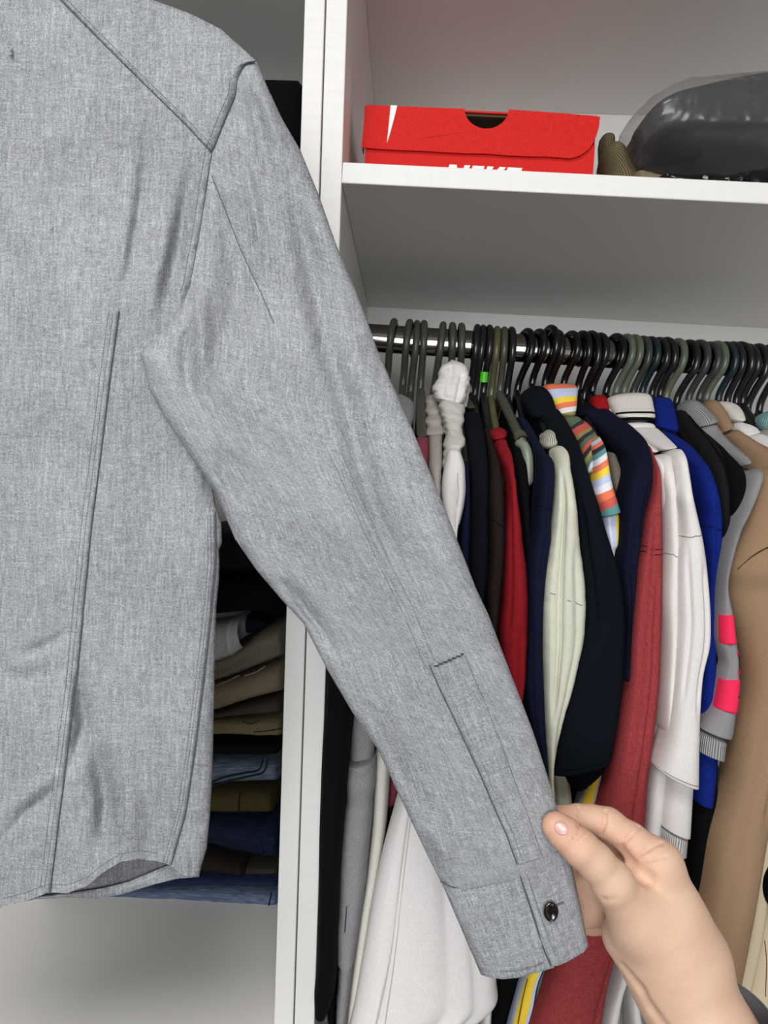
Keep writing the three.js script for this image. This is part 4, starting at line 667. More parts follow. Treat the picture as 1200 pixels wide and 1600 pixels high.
garment('coat', 'camel wool coat with a full sleeve, right of the grey polo with pink patches', 'coat', 1092, 634, C.camel, { thick: .012 }, [
  ['collar', [[1100, 627, 1112, 624, .85, .03], [1101, 638, 1121, 633, .835, .036], [1110, 654, 1130, 647, .815, .04], [1117, 668, 1135, 659, .80, .04], [1125, 681, 1142, 668, .79, .036]], { roundA: .01, rings: [[.96, .0015, .05]] }],
  ['shoulder', [[1128, 680, 1144, 670, .788, .036], [1140, 692, 1158, 680, .768, .042], [1156, 712, 1180, 694, .742, .05], [1170, 732, 1205, 706, .72, .06], [1172, 760, 1235, 720, .705, .07], [1160, 800, 1262, 756, .69, .07]], { n: 60 }],
  ['sleeve', [[1172, 735, 1228, 715, .70, .06], [1162, 775, 1250, 745, .69, .07], [1150, 812, 1272, 780, .682], [1138, 845, 1288, 825, .678], [1126, 885, 1292, 880, .675], [1123, 915, 1290, 915], [1128, 945, 1284, 948], [1139, 988, 1272, 990], [1149, 1040, 1256, 1042], [1149, 1078, 1244, 1080], [1140, 1125, 1230, 1125], [1126, 1212, 1202, 1212], [1104, 1291, 1186, 1282], [1092, 1375, 1170, 1375], [1080, 1438, 1158, 1438], [1068, 1522, 1140, 1522], [1052, 1620, 1120, 1620], [1040, 1690, 1110, 1690]], { depth: .075, m: 72, amp: .0022, fx: 22, fs: 5, folds: [[.35, .010, .14, .28, .58], [-.3, .003, .25, .3, .8]], after: (m, g, root) => { seamOn(g, root, cloth(0x8d6d49, twill), [[-.9, .235], [-.7, .20], [-.4, .185], [0, .18], [.5, .19], [.9, .2]], .0007); seamOn(g, root, cloth(0x8d6d49, twill), [[-.15, .02], [-.12, .08], [-.1, .13], [-.08, .18]], .0006); } }]]);
garment('shirt', 'cream shirt collar rising behind the camel coat collar', 'shirt', 1103, 632, C.offWhite, { slab: false }, [
  ['collar', [[1117, 627, 1136, 628, .85, .02], [1122, 634, 1150, 636, .84, .03], [1132, 648, 1157, 648, .825, .035], [1142, 660, 1162, 662, .81, .03]], { amp: .002 }]]);
garment('t_shirt', 'white round-collared top behind the camel coat shoulder', 't-shirt', 1122, 636, C.white, { slab: false }, [
  ['collar', [[1144, 661, 1156, 659, .81, .02], [1146, 670, 1176, 669, .80, .034], [1153, 680, 1181, 675, .79, .034], [1158, 686, 1181, 680, .785, .03]], { rings: [[.85, .0014, .1]], roundA: .008 }],
  ['shoulder', [[1160, 682, 1180, 677, .78, .03], [1176, 696, 1200, 688, .755, .04], [1196, 712, 1225, 702, .73, .045], [1215, 732, 1245, 724, .71, .05], [1225, 800, 1260, 790, .70, .05]], {}]]);
garment('t_shirt', 'mint green ribbed collar at the right picture edge', 't-shirt', 1160, 638, C.mint, { slab: false }, [
  ['collar', [[1190, 646, 1206, 640, .83, .03], [1186, 654, 1212, 648, .82, .035], [1188, 664, 1215, 660, .81, .035], [1200, 680, 1225, 676, .79, .035]], { roundA: .01 }]]);
garment('jumper', 'off-white knitted collar below the mint green collar', 'jumper', 1150, 638, C.oat, { slab: false }, [
  ['collar', [[1190, 674, 1206, 667, .79, .03], [1184, 682, 1212, 676, .78, .035], [1190, 692, 1220, 690, .77, .035], [1215, 712, 1245, 705, .74, .04]], { roundA: .01, amp: .0025 }]]);
garment('jacket', 'beige cotton jacket with a stitched front edge at the lower right', 'jacket', 1136, 640, C.beige, { slab: false }, [
  ['front', [[1204, 1180, 1330, 1180], [1197, 1260, 1330, 1260], [1186, 1340, 1330, 1340], [1174, 1430, 1320, 1430], [1157, 1510, 1310, 1510], [1143, 1580, 1300, 1580], [1130, 1660, 1290, 1660]], { dist: .70, depth: .03, after: (m, g, root) => { seamOn(g, root, cloth(0x8b6f50, weave), [[-.80, .55], [-.7, .62], [-.5, .74]], .0004); } }],
  ['front_edge', [[1196, 1200, 1216, 1200], [1193, 1262, 1216, 1262], [1183, 1330, 1208, 1330], [1172, 1400, 1198, 1400], [1160, 1460, 1188, 1460], [1146, 1530, 1170, 1545], [1134, 1590, 1160, 1600], [1124, 1660, 1150, 1660]], { dist: .682, depth: .022, label: 'stiff folded front edge' }]]);
garment('jumper', 'black sleeve end poking in at the right picture edge over the beige jacket', 'jumper', 1167, 648, C.black, { slab: false }, [
  ['sleeve', [[1204, 1345, 1240, 1340], [1194, 1366, 1240, 1370], [1191, 1388, 1240, 1395], [1195, 1405, 1240, 1415], [1204, 1418, 1240, 1430]], { dist: .672, depth: .03 }]]);
garment('trousers', 'black trousers hanging between the white shirt tail and the yellow striped edge', 'trousers', 798, 622, C.black, { slab: false }, [
  ['leg', [[772, 1420, 830, 1420], [772, 1500, 822, 1500], [766, 1560, 815, 1560], [760, 1600, 805, 1600], [755, 1660, 800, 1660]], { dist: .73, depth: .04 }]]);
// ---------------------------------------------------------------- shoe box and bag on the upper shelf
{
  const D = .71, tl = P(569, 163, D), tr = P(935, 180.5, D), bl = P(566, 227, D), w = tl.distanceTo(tr), slope = Math.atan2(tr.y - tl.y, tr.x - tl.x), base = shelfAt((tl.x + tr.x) / 2) + .0004;
  const root = new THREE.Group(); root.name = numbered('shoe_box'); scene.add(root); root.position.set(tl.x, shelfAt(tl.x) + .0008, -D); root.rotation.z = slope;
  tag(root, 'red cardboard shoe box with a hinged lid on the upper shelf', 'box');
  const H = tl.y - root.position.y, depth = .30, card = cloth(0xd4231f, texture(256, .05, (x, y) => .94 + .05 * wrapNoise(x / 6, y / 6, 42, 42, 95) + .03 * (hash3(x, y, 96) - .5)), { rough: .7, bump: .0001 });
  card.specularIntensity = .35;
  const kraft = cloth(0x6d6048, weave), white = new THREE.MeshStandardMaterial({ color: 0xeeeae4, roughness: .6 });
  const add = (n, g, m, p = root) => { const o = new THREE.Mesh(g, m); o.name = n; o.castShadow = o.receiveShadow = true; p.add(o); return o; };
  const t = .0016, lidH = .0405;
  add('front_panel', box(.0015, w - .0025, 0, H - .026, -t - .0022, -.0022, .0004), card);
  add('side_panel', box(.0015, .0015 + t, 0, H - .004, -depth, -t - .0022, .0004), card);
  add('side_panel', box(w - .0025 - t, w - .0025, 0, H - .004, -depth, -t - .0022, .0004), card);
  add('rear_panel', box(.0015, w - .0025, 0, H - .004, -depth - t, -depth, .0004), card);
  add('bottom_panel', box(.0015, w - .0025, 0, t, -depth, -t - .0022, .0004), kraft);
  // lid: front flap with thumb hole and rounded corner, top and sides
  const s = new THREE.Shape(); const cx = w * .515, rr = .0205;
  s.moveTo(-.0006, -.001); s.lineTo(cx - rr, -.0003); s.absellipse(cx, .0012, rr, .0185, Math.PI, 2 * Math.PI, false); s.lineTo(w - .004, -.001); s.bezierCurveTo(w - .0015, -.001, w - .0005, -.003, w - .0008, -.010);
  s.bezierCurveTo(w - .003, -.024, w - .008, -.037, w - .026, -lidH); for (let k = 1; k <= 10; k++) s.lineTo(lerp(w - .026, -.002, k / 10), -lidH + (k % 3 === 1 ? .0007 : 0) - (k === 7 ? .0004 : 0)); s.lineTo(-.002, -lidH);
  const flap = new THREE.ExtrudeGeometry(s, { depth: t, bevelEnabled: false, curveSegments: 24 }); flap.translate(0, H, -.0004);
  const lid = add('lid', flap, card);
  add('lid_edge', box(-.0012, -.0003, H - lidH - .001, H - .002, -.010, .001, .0003), kraft); lid.userData.label = 'hinged lid with a half-round thumb hole';
  const top = new THREE.Shape(); top.moveTo(0, 0); top.lineTo(cx - rr, 0); top.lineTo(cx + rr, 0); top.lineTo(w, 0); top.lineTo(w, depth); top.lineTo(0, depth);
  const tg = new THREE.ExtrudeGeometry(top, { depth: t, bevelEnabled: false }); tg.rotateX(-Math.PI / 2); tg.translate(0, H - .0022, -.001);
  add('lid_top', tg, card);
  add('lid_lining', box(.003, w - .004, H - .0046, H - .0024, -depth + .004, -.003, .0004), kraft);
  const lining = box(.004, w - .006, H - .045, H - .003, -.030, -.026, .0004); add('tissue_paper', lining, cloth(0x8b7d5e, weave)).userData.label = 'olive brown lining seen through the thumb hole';
  // print: white blade of the emblem on the lid, wordmark on the front
  const bl2 = new THREE.Shape(); bl2.moveTo(.0228, -.0005); bl2.lineTo(.0290, -.0005); bl2.bezierCurveTo(.0262, -.016, .0236, -.028, .0214, -.0352); bl2.bezierCurveTo(.0220, -.024, .0226, -.012, .0228, -.0005);
  const eg = new THREE.ExtrudeGeometry(bl2, { depth: .0002, bevelEnabled: false }); eg.translate(0, H, .0016); const em = add('printed_emblem', eg, white); em.userData.label = 'white blade-shaped emblem';
  const font = await new FontLoader().loadAsync('fonts/droid/droid_sans_bold.typeface.json');
  const tx = new TextGeometry('NIKE', { font, size: .0245, depth: .0003, curveSegments: 6, bevelEnabled: true, bevelThickness: .0001, bevelSize: .0007, bevelSegments: 1 }); tx.computeBoundingBox();
  const bb = tx.boundingBox; tx.translate(-bb.min.x, -bb.min.y, 0); tx.scale(.068 / (bb.max.x - bb.min.x), 1, 1); tx.applyMatrix4(new THREE.Matrix4().makeShear(0, 0, .32, 0, 0, 0));
  tx.translate(w * .335, H - .0515 - .0245, -.0020); const wm = add('printed_wordmark', tx, white); wm.userData.label = 'white slanted wordmark';
}
{
  const khaki = cloth(0x857757, rib, { bump: .0008 });
  const root = thing('jumper', 'khaki ribbed jumper lying between shoe box and plastic bag', 'jumper', P(980, 278, .76));
  part('body', tube([[994, 257, 992, 290, .69, .05], [1004, 256, 1003, 292, .69, .05], [1020, 260, 1019, 294, .69, .05], [1045, 267, 1044, 295, .69, .05], [1080, 273, 1079, 297, .69, .05], [1115, 280, 1114, 298, .69, .05]], { n: 40, endA: 'round', roundA: .008, front: 1 }), cloth(0x877c62, melange), root);
  part('sleeve', tube([[952, 217, 972, 216, .75, .03], [945, 232, 981, 226, .75, .04], [943, 246, 986, 240, .752, .05], [944, 260, 993, 256, .755, .055], [947, 276, 1002, 270, .757, .055], [952, 296, 1010, 292, .757, .05]], { roundA: .012, amp: .002, front: .7 }), khaki, root, 'ribbed sleeve end');
  part('cuff', tube([[938, 214, 952, 213, .79, .03], [936, 226, 957, 224, .79, .035], [937, 245, 955, 244, .79, .035], [938, 290, 958, 290, .79, .03]], { roundA: .006 }), cloth(0x6c6149, rib), root);
  const fold = thing('garment', 'black garment folded inside the clear plastic bag on the shelf', 'garment', P(1100, 280, .80));
  part('cloth', tube([[1004, 193, 999, 238, .735, .12], [1008, 179, 1005, 251, .735, .16], [1025, 159, 1018, 258, .735, .18], [1052, 143, 1045, 268, .735, .19], [1090, 132, 1085, 277, .735, .19], [1130, 124, 1128, 281, .735, .19], [1190, 117, 1188, 286, .735, .19], [1260, 109, 1260, 292, .735, .19], [1380, 112, 1380, 298, .735, .17]], { n: 120, m: 110, amp: .0055, fx: 42, fs: 7, fine: 0, p: .8, front: .55, roundA: .02, folds: [[-.55, .006, .09, .35, 1.1], [.35, .004, .15, .1, .8]] }), cloth(0x232327, weave, { rough: .95 }), fold);
  const film = new THREE.MeshPhysicalMaterial({ color: 0xf2f2f2, roughness: .26, transmission: .95, thickness: 0, ior: 1.5, side: THREE.DoubleSide, specularIntensity: 1 });
  const bag = thing('plastic_bag', 'clear crinkled plastic bag around the black garment on the upper shelf', 'bag', P(1100, 290, .80));
  part('bottom_fold', tube([[1035, 266, 1034, 276, .655, .03], [1060, 265, 1058, 284, .655, .03], [1100, 264, 1098, 292, .655, .03], [1140, 266, 1138, 294, .655, .03], [1180, 258, 1180, 298, .655, .03], [1240, 250, 1240, 300, .655, .03]], { front: 1, n: 60, amp: .003, fx: 90, fs: 40, fine: .001 }), new THREE.MeshPhysicalMaterial({ color: 0x08080a, roughness: .12, side: THREE.DoubleSide }), bag, 'glossy black fold at the bag bottom');
  part('film', tube([[974, 206, 977, 212, .735, .05], [984, 190, 986, 250, .735, .12], [993, 175, 994, 259, .735, .16], [1010, 156, 1008, 262, .735, .20], [1034, 140, 1030, 268, .735, .215], [1062, 126, 1060, 276, .735, .22], [1090, 124, 1088, 282, .735, .22], [1130, 118, 1130, 287, .735, .22], [1190, 111, 1190, 291, .735, .22], [1270, 102, 1270, 297, .735, .22], [1400, 104, 1400, 304, .735, .2]], { n: 170, m: 140, amp: .0036, fx: 60, fs: 9, fine: .0004, p: .8, front: .55, endA: 'round', roundA: .012 }), film, bag);
}
// ---------------------------------------------------------------- the stack of folded clothes in the left unit
const leftPile = [];
{
  const D0 = .862, T = .22, c = D0;
  const D = { lightDenim: cloth(0x808c9c, denim, { bump: .0006 }), blueDenim: cloth(0x2e3b56, denim, { bump: .0006 }), navyDenim: cloth(0x1c2338, denim, { bump: .0006 }), greyDenim: cloth(0x78818b, denim, { bump: .0006 }) };
  const fold = (name, label, cat, mat, tops, bots, o = {}) => {       // tops, bots: outline from left to right along the front of the fold
    const root = thing(name, label, cat, P(lerp(tops[0][0], tops[tops.length - 1][0], .5), bots[bots.length - 1][1], D0), 'folded clothes in the left unit');
    const x0 = tops[0][0], x1 = tops[tops.length - 1][0], st = [];
    for (let k = 0; k <= 10; k++) { const x = lerp(x0, x1, k / 10); st.push([x, alongX(tops, x), x, alongX(bots, x), (o.c ?? c) + (o.back ?? 0), o.T ?? T]); }
    const g = tube(st, { n: 70, m: 56, p: o.p ?? .55, amp: .0016, fx: 60, fs: 16, fine: o.fine ?? .0005, roundA: .008, roundB: o.roundB ?? .008, folds: o.folds, front: 1 });
    part('folded_layer', g, mat, root);
    if (o.seams) for (const s of o.seams) part(s[2] ?? 'seam', wire(s[0].map(([x, y]) => P(x, y, D0 - .001 + (o.back ?? 0))), s[3] ?? .0009, 30, 6), s[1], root);
    return root;
  };
  const X0 = 60;
  fold('trousers', 'light blue denim trousers at the very bottom of the stack', 'trousers', D.lightDenim, [[40, 1398], [200, 1392], [300, 1388], [440, 1392]], [[40, 1408], [120, 1412], [200, 1412], [280, 1413], [330, 1421], [440, 1432]], { seams: [[[[424, 1394], [421, 1410], [418, 1427]], D.blueDenim, 'hem_edge']] });
  fold('trousers', 'mid blue denim trousers, second from the bottom of the stack', 'trousers', D.blueDenim, [[X0, 1378], [300, 1370], [440, 1374]], [[X0, 1394], [300, 1388], [440, 1392]]);
  fold('trousers', 'dark brown folded trousers low in the stack above blue denim', 'trousers', cloth(0x241d1a, weave), [[X0, 1330], [318, 1334], [345, 1342], [384, 1352]], [[X0, 1372], [315, 1370], [384, 1378]], { roundB: .004 });
  fold('trousers', 'grey olive trousers edge right of the dark brown folded trousers', 'trousers', cloth(0x37342c, weave), [[372, 1352], [440, 1354]], [[372, 1372], [440, 1372]], { back: .012 });
  fold('trousers', 'navy denim trousers under the olive folded trousers', 'trousers', D.navyDenim, [[X0, 1280], [340, 1281], [440, 1285]], [[X0, 1326], [322, 1330], [345, 1336], [386, 1351], [440, 1355]], { folds: [[.2, .004, .2]], seams: [[[[405, 1305], [412, 1335], [430, 1315]], D.blueDenim, 'seam', .0007]] });
  fold('trousers', 'olive brown folded trousers beneath the faded grey jeans', 'trousers', cloth(0x3f371f, weave), [[X0, 1236], [330, 1234], [375, 1230], [431, 1236]], [[X0, 1282], [374, 1281], [431, 1281]], { seams: [[[[375, 1238], [373, 1256], [374, 1270]], cloth(0x241e10, weave), 'seam']] });
  const jean = fold('jeans', 'faded grey blue jeans with a stitched pocket edge, mid-stack', 'trousers', D.greyDenim, [[X0, 1188], [335, 1186], [440, 1184]], [[X0, 1236], [333, 1236], [360, 1232], [440, 1230]], { seams: [[[[331, 1222], [352, 1214], [380, 1208], [405, 1202], [411, 1186]], cloth(0x2d3540, denim), 'pocket_seam', .0011], [[[331, 1229], [352, 1222], [384, 1214], [412, 1206], [418, 1186]], cloth(0x2d3540, denim), 'pocket_seam', .0011]] });
  fold('jumper', 'black folded garment between khaki trousers and faded jeans', 'jumper', C.black, [[X0, 1158], [440, 1158]], [[X0, 1188], [440, 1186]]);
  fold('trousers', 'khaki folded trousers in the middle of the stack', 'trousers', cloth(0x85785a, weave), [[X0, 1128], [335, 1125], [390, 1123], [446, 1120]], [[X0, 1158], [380, 1155], [405, 1158], [446, 1158]], { folds: [[-.2, .003, .25]], seams: [[[[378, 1128], [392, 1131], [406, 1125]], cloth(0x3c3524, weave), 'seam', .0006], [[[396, 1144], [420, 1142], [442, 1138]], cloth(0x3c3524, weave), 'seam', .0006]] });
  fold('trousers', 'dark grey brown wedge-shaped fold above the khaki trousers', 'trousers', cloth(0x534a43, weave), [[X0, 1128], [335, 1116], [380, 1100], [446, 1086]], [[X0, 1134], [335, 1125], [446, 1121]], { back: .006 });
  fold('trousers', 'tan folded trousers with pale faded patches', 'trousers', cloth(0x988872, melange), [[X0, 1085], [337, 1072], [365, 1062], [400, 1048], [446, 1032]], [[X0, 1130], [335, 1119], [360, 1110], [384, 1100], [446, 1088]], { seams: [[[[338, 1071], [360, 1062], [374, 1055]], cloth(0xa49a86, weave), 'hem_edge', .001], [[[382, 1056], [400, 1050], [414, 1041]], cloth(0xa49a86, weave), 'hem_edge', .001]] });
  fold('trousers', 'taupe folded trousers below the white rolled garment', 'trousers', cloth(0x8a8273, weave), [[X0, 1050], [337, 1030], [375, 1010], [400, 990], [446, 976]], [[X0, 1086], [337, 1073], [365, 1062], [400, 1048], [446, 1032]], { folds: [[.3, .005, .25, .6, 1.2]], back: .004 });
  const roll = thing('jumper', 'white rolled garment with a visible round end in the stack', 'jumper', P(360, 1000, D0), 'folded clothes in the left unit');
  part('roll', tube([[X0, 990, X0, 1050, .93, .10], [250, 976, 250, 1040, .92, .10], [337, 968, 337, 1031, .915, .10], [365, 964, 372, 1020, .914, .10], [380, 961, 388, 1008, .914, .095]], { n: 50, endB: 'hem', amp: .0012 }), cloth(0xd0d0d0, weave), roll);
  part('rolled_edge', tube([[366, 964, 374, 1019, .912, .105], [372, 962, 381, 1013, .912, .107], [381, 960.5, 390, 1006, .912, .10]], { n: 20, endA: 'hem', endB: 'hem', amp: .0006 }), cloth(0xdedede, weave), roll);
  fold('jumper', 'navy folded garment tucked beside the white roll', 'jumper', cloth(0x1a2232, weave), [[375, 964], [400, 962], [420, 972]], [[375, 1000], [400, 992], [420, 984]], { back: .03, T: .2 });
  fold('jumper', 'black folded jumper above the white rolled garment', 'jumper', C.black, [[X0, 906], [440, 904]], [[X0, 980], [340, 968], [390, 962], [446, 978]]);
  fold('jacket', 'very dark green padded jacket on top of the stack', 'jacket', cloth(0x0c1112, weave, { rough: .6 }), [[X0, 824], [340, 826], [440, 830]], [[X0, 906], [440, 903]], { folds: [[-.3, .006, .12], [.25, .005, .12]], fine: .0015 });
}
{
  const dark = (label, y0, y1, hex) => {
    const root = thing('jumper', label, 'jumper', P(440, y1, .80));
    const st = []; for (let k = 0; k <= 6; k++) { const x = lerp(40, 478, k / 6); st.push([x, y0 - 10 + k * 2, x, y1 - 10 + k * 2, .80, .26]); }
    part('folded_layer', tube(st, { front: 1, n: 40, m: 48, p: .5, amp: .002, fx: 40, roundA: .01, roundB: .008 }), cloth(hex, weave), root);
  };
  dark('black folded jumper on top of the pile beside the shirt shoulder', 98, 250, 0x08080a);
  dark('black folded jumper at the bottom of the pile behind the shirt shoulder', 250, 440, 0x08080a);
}
// ---------------------------------------------------------------- the hand that pinches the cuff
const J = (x, y, d, r) => ({ p: P(x, y, d), r: r / 1000 });
function coneDist(q, a, b, ra, rb) { const abx = b.x - a.x, aby = b.y - a.y, abz = b.z - a.z, L = abx * abx + aby * aby + abz * abz; const t = clamp(((q.x - a.x) * abx + (q.y - a.y) * aby + (q.z - a.z) * abz) / L, 0, 1); const dx = q.x - a.x - abx * t, dy = q.y - a.y - aby * t, dz = q.z - a.z - abz * t; return Math.sqrt(dx * dx + dy * dy + dz * dz) - lerp(ra, rb, t); }
const smin = (a, b, k) => { const h = Math.max(k - Math.abs(a - b), 0) / k; return Math.min(a, b) - h * h * k * .25; };
{
  const thumb = [J(869, 1291, .4765, 9.2), J(884, 1304, .4745, 10.2), J(908, 1326, .4725, 11.2), J(930, 1346, .473, 11.4), J(958, 1380, .4745, 13.4), J(1000, 1442, .485, 17)];
  const index = [J(858, 1286, .503, 7.6), J(875, 1281, .505, 8.6), J(903, 1279, .506, 9.0), J(925, 1280, .506, 9.0), J(950, 1287, .504, 10.2), J(988, 1313, .499, 10.6), J(1030, 1350, .493, 13.6)];
  const middle = [J(872, 1362, .520, 7.5), J(890, 1340, .524, 8.6), J(915, 1326, .524, 9.2), J(945, 1332, .522, 10.2), J(985, 1352, .517, 10.8), J(1030, 1382, .511, 13)];
  const ring = [J(872, 1412, .520, 7.5), J(886, 1420, .526, 8.6), J(912, 1424, .533, 10.4), J(950, 1424, .533, 11), J(1015, 1420, .527, 13)];
  const little = [J(888, 1440, .536, 6.5), J(905, 1442, .542, 7.6), J(925, 1440, .547, 8.6), J(960, 1440, .546, 9.5), J(1005, 1445, .540, 11.5)];
  const palm = [
    [J(1030, 1350, .493, 13.6), J(1078, 1490, .492, 24)], [J(1030, 1382, .511, 13), J(1070, 1500, .503, 24)], [J(1015, 1420, .527, 13), J(1060, 1505, .512, 22)], [J(1005, 1445, .540, 11.5), J(1048, 1515, .52, 20)],
    [J(1000, 1442, .485, 18), J(1062, 1510, .489, 25)], [J(985, 1462, .500, 19), J(1045, 1540, .494, 22)], [J(995, 1400, .492, 13), J(1040, 1440, .490, 20)],
    [J(1062, 1515, .490, 26.5), J(1112, 1625, .478, 28.5)], [J(1050, 1525, .496, 23), J(1095, 1640, .484, 26)], [J(1112, 1625, .478, 28.5), J(1260, 1900, .44, 36)], [J(1095, 1640, .484, 26), J(1240, 1910, .446, 33)],
  ];
  palm.push([J(905, 1378, .540, 13), J(965, 1392, .532, 15)], [J(990, 1390, .487, 11), J(1050, 1470, .488, 20)]);
  const creases = [];
  const chains = [[thumb, .006], [index, .004], [middle, .004], [ring, .004], [little, .004]];
  const field = q => {
    let d = 1e9;
    for (const [a, b] of palm) d = smin(d, coneDist(q, a.p, b.p, a.r, b.r), .014);
    const chainDist = c => { let e = 1e9; for (let i = 1; i < c.length; i++) e = smin(e, coneDist(q, c[i - 1].p, c[i].p, c[i - 1].r, c[i].r), .004); return e; };
    let fingers = 1e9;
    for (const [c] of chains) { const e = chainDist(c); fingers = Math.min(fingers, smin(fingers, e, .0015)); }
    d = smin(d, fingers, .010);
    for (const [a, b, w, dep] of creases) { const e = coneDist(q, a, b, 0, 0); if (e < w * 3) d += dep * Math.exp(-((e / w) ** 2)); }
    return d;
  };
  const hit = (x, y) => { let a = .43; for (let k = 0; k < 400; k++) { const d = field(P(x, y, a)); if (d < .00005) break; a += Math.max(d * .8, .00005); } return a; };
  // creases pressed into the skin: points, half width, depth
    const line = (pts, w, d, dist) => { const q = pts.map(a => P(a[0], a[1], hit(a[0], a[1]))); for (let i = 1; i < q.length; i++) fresh.push([q[i - 1], q[i], w, d]); };
  const fresh = [];
  line([[986, 1357], [998, 1366], [1012, 1374]], .0045, .0050, .4780); line([[972, 1330], [984, 1350], [996, 1362]], .004, .003, .485);
  line([[904, 1262], [906, 1276], [904, 1292]], .0012, .0009, .4965); line([[947, 1268], [946, 1286], [941, 1304]], .0014, .0010, .494); line([[970, 1326], [985, 1306], [1000, 1292]], .0016, .0010, .487);
  line([[996, 1340], [1014, 1326], [1034, 1318]], .0016, .0010, .480); line([[1004, 1350], [1022, 1342], [1040, 1338]], .0014, .0008, .479);
  line([[892, 1322], [898, 1310], [906, 1302]], .0012, .00045, .4615); line([[897, 1327], [905, 1315], [914, 1308]], .0012, .0004, .461); line([[888, 1318], [890, 1308], [897, 1299]], .0012, .0003, .4625);
  line([[926, 1406], [945, 1405], [962, 1404]], .0020, .0005, .461); line([[975, 1512], [1000, 1545], [1020, 1580], [1040, 1605]], .004, .0018, .466);
  creases.push(...fresh);
  // naive surface nets
  const nets = (lo, hi, cell, inside) => {
    const nx = Math.ceil((hi.x - lo.x) / cell), ny = Math.ceil((hi.y - lo.y) / cell), nz = Math.ceil((hi.z - lo.z) / cell), sx = nx + 1, sxy = sx * (ny + 1), val = new Float32Array(sxy * (nz + 1)), q = new THREE.Vector3();
    for (let k = 0; k <= nz; k++) for (let j = 0; j <= ny; j++) for (let i = 0; i <= nx; i++) { q.set(lo.x + i * cell, lo.y + j * cell, lo.z + k * cell); val[i + j * sx + k * sxy] = field(q); }
    const id = new Int32Array(sxy * (nz + 1)).fill(-1), pos = [], idx = [], off = [0, 1, sx, sx + 1, sxy, sxy + 1, sxy + sx, sxy + sx + 1];
    for (let k = 0; k < nz; k++) for (let j = 0; j < ny; j++) for (let i = 0; i < nx; i++) {
      const b = i + j * sx + k * sxy; let m = 0; for (let c = 0; c < 8; c++) if (val[b + off[c]] < 0) m |= 1 << c;
      if (m === 0 || m === 255) continue;
      let x = 0, y = 0, z = 0, n = 0;
      for (const [a, c] of [[0, 1], [2, 3], [4, 5], [6, 7], [0, 2], [1, 3], [4, 6], [5, 7], [0, 4], [1, 5], [2, 6], [3, 7]]) { const va = val[b + off[a]], vc = val[b + off[c]]; if ((va < 0) === (vc < 0)) continue; const t = va / (va - vc); x += (a & 1) + t * ((c & 1) - (a & 1)); y += (a >> 1 & 1) + t * ((c >> 1 & 1) - (a >> 1 & 1)); z += (a >> 2) + t * ((c >> 2) - (a >> 2)); n++; }
      id[b] = pos.length / 3; pos.push(lo.x + (i + x / n) * cell, lo.y + (j + y / n) * cell, lo.z + (k + z / n) * cell);
    }
    const quad = (a, b, c, d, flip) => { if (a < 0 || b < 0 || c < 0 || d < 0) return; if (flip) idx.push(a, c, b, b, c, d); else idx.push(a, b, c, c, b, d); };
    for (let k = 1; k < nz; k++) for (let j = 1; j < ny; j++) for (let i = 1; i < nx; i++) {
      const b = i + j * sx + k * sxy, v = val[b] < 0;
      if (i < nx && v !== (val[b + 1] < 0)) quad(id[b - sx - sxy], id[b - sxy], id[b - sx], id[b], !v);
      if (v !== (val[b + sx] < 0)) quad(id[b - 1 - sxy], id[b - 1], id[b - sxy], id[b], !v);
      if (v !== (val[b + sxy] < 0)) quad(id[b - 1 - sx], id[b - sx], id[b - 1], id[b], !v);
    }
    return { pos, idx };
  };
  const lo = new THREE.Vector3(1e9, 1e9, 1e9), hi = new THREE.Vector3(-1e9, -1e9, -1e9);
  const all = [thumb, index, middle, ring, little, ...palm].flat();
  for (const j of all) { lo.min(j.p.clone().subScalar(j.r + .006)); hi.max(j.p.clone().addScalar(j.r + .006)); }
  lo.y = Math.max(lo.y, P(1180, 1760, .46).y);
  const { pos, idx } = nets(lo, hi, .0016);
  const g = new THREE.BufferGeometry(); g.setAttribute('position', new THREE.Float32BufferAttribute(pos, 3)); g.setIndex(idx);
  // normals and skin tone from the field
  const nor = [], col = [], uv = [], q = new THREE.Vector3(), e = .0009, tip = [thumb[0].p, index[0].p, middle[0].p, ring[0].p, little[0].p];
  for (let i = 0; i < pos.length; i += 3) {
    q.set(pos[i], pos[i + 1], pos[i + 2]);
    const d0 = field(q), gx = field(q.clone().setX(q.x + e)) - d0, gy = field(q.clone().setY(q.y + e)) - d0, gz = field(q.clone().setZ(q.z + e)) - d0, L = Math.hypot(gx, gy, gz) || 1;
    nor.push(gx / L, gy / L, gz / L); uv.push(q.x, q.y);
    let red = 0; for (const t of tip) red = Math.max(red, Math.exp(-((q.distanceTo(t) / .020) ** 2)));
    let finger = 1e9; for (const c of [index, middle, ring, little]) for (let k = 1; k < c.length - 1; k++) finger = Math.min(finger, coneDist(q, c[k - 1].p, c[k].p, 0, 0)); red = Math.max(red, .55 * smooth(.016, .008, finger));
    const blot = noise2(q.x * 60, q.y * 60 + q.z * 40, 401) * .5 + noise2(q.x * 170, q.y * 170, 402) * .3, k = clamp(red * .7 + .25 * blot, -.25, 1);
    col.push(lerp(.70, .67, k), lerp(.46, .33, k), lerp(.325, .225, k));
  }
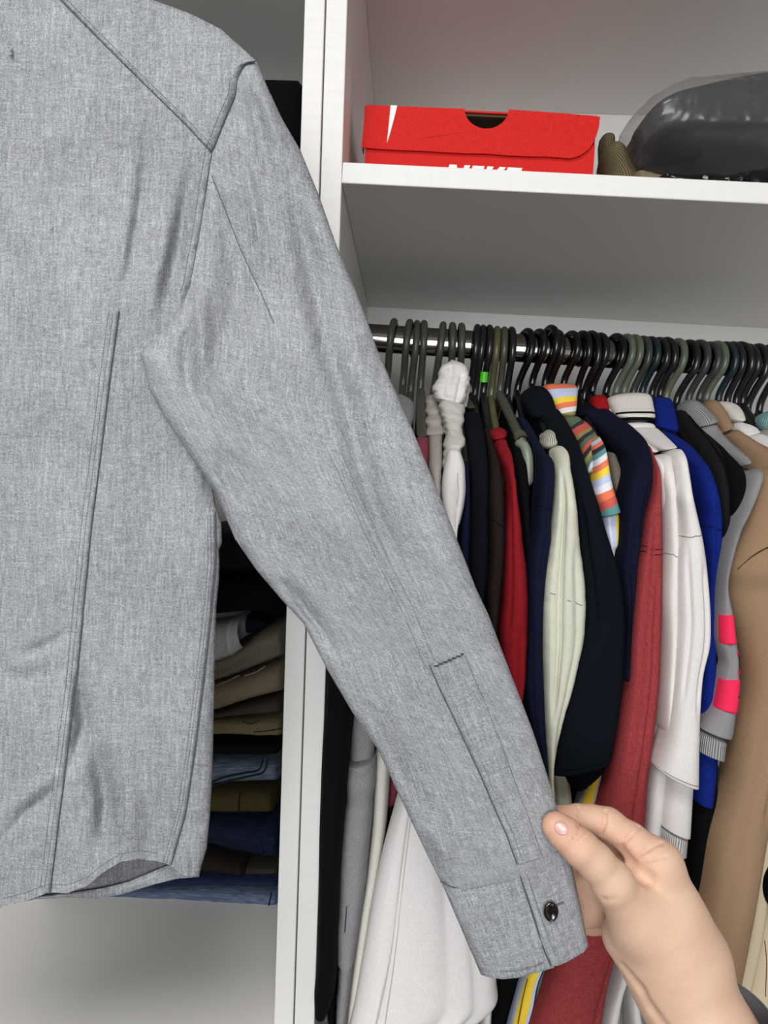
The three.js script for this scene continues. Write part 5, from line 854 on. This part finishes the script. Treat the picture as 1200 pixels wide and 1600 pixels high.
  g.setAttribute('normal', new THREE.Float32BufferAttribute(nor, 3)); g.setAttribute('color', new THREE.Float32BufferAttribute(col, 3)); g.setAttribute('uv', new THREE.Float32BufferAttribute(uv, 2));
  const pores = texture(512, .03, (x, y) => .5 + .25 * wrapNoise(x / 9, y / 5, 56, 102, 411) + .2 * wrapNoise(x / 4, y / 4, 128, 128, 412) + .1 * (hash3(x, y, 413) - .5), false);
  const skin = new THREE.MeshPhysicalMaterial({ vertexColors: true, roughness: .52, bumpMap: pores, bumpScale: .00022, sheen: .15, sheenColor: new THREE.Color(0xffb090), sheenRoughness: .6 });
  const person = thing('person', 'bare right hand and wrist reaching in from the lower right, pinching the shirt cuff between thumb and forefinger', 'person', P(1112, 1625, .478));
  tag(person, 'bare hand and wrist reaching in from lower right, pinching the grey shirt cuff', 'person');
  part('hand', g, skin, person);
  // thumb nail: a curved plate laid on the thumb's end
  const axis = [-.66, -.62], side = [.62, -.66], nc = [877, 1294];
  const ng = gridGeometry(18, 18, (i, j) => { let a = i / 17 * 2 - 1, b = j / 17 * 2 - 1; const s = a * Math.sqrt(1 - b * b / 2), t = b * Math.sqrt(1 - a * a / 2); const x = nc[0] + axis[0] * s * 14 + side[0] * t * 11.5, y = nc[1] + axis[1] * s * 14 + side[1] * t * 11.5; return P(x, y, hit(x, y) - .0006 * (1 - (s * s + t * t) ** 4) - .0001); }, (i, j) => [i / 17, j / 17]);
  part('thumbnail', ng, new THREE.MeshPhysicalMaterial({ color: 0xd9a9a0, roughness: .28, clearcoat: .4, clearcoatRoughness: .25, side: THREE.DoubleSide }), person, 'pale pink thumb nail');
  part('sleeve', tube([[1098, 1604, 1206, 1585, .472, .082], [1103, 1612, 1212, 1590, .470, .084], [1116, 1660, 1236, 1640, .462, .086], [1180, 1790, 1320, 1770, .44, .095]], { p: 1, m: 64, endA: 'hem', n: 30, amp: .001, roundA: .004 }), cloth(0x8c8d92, melange), person, 'grey sleeve end at the wrist');
}
renderer.render(scene, camera);
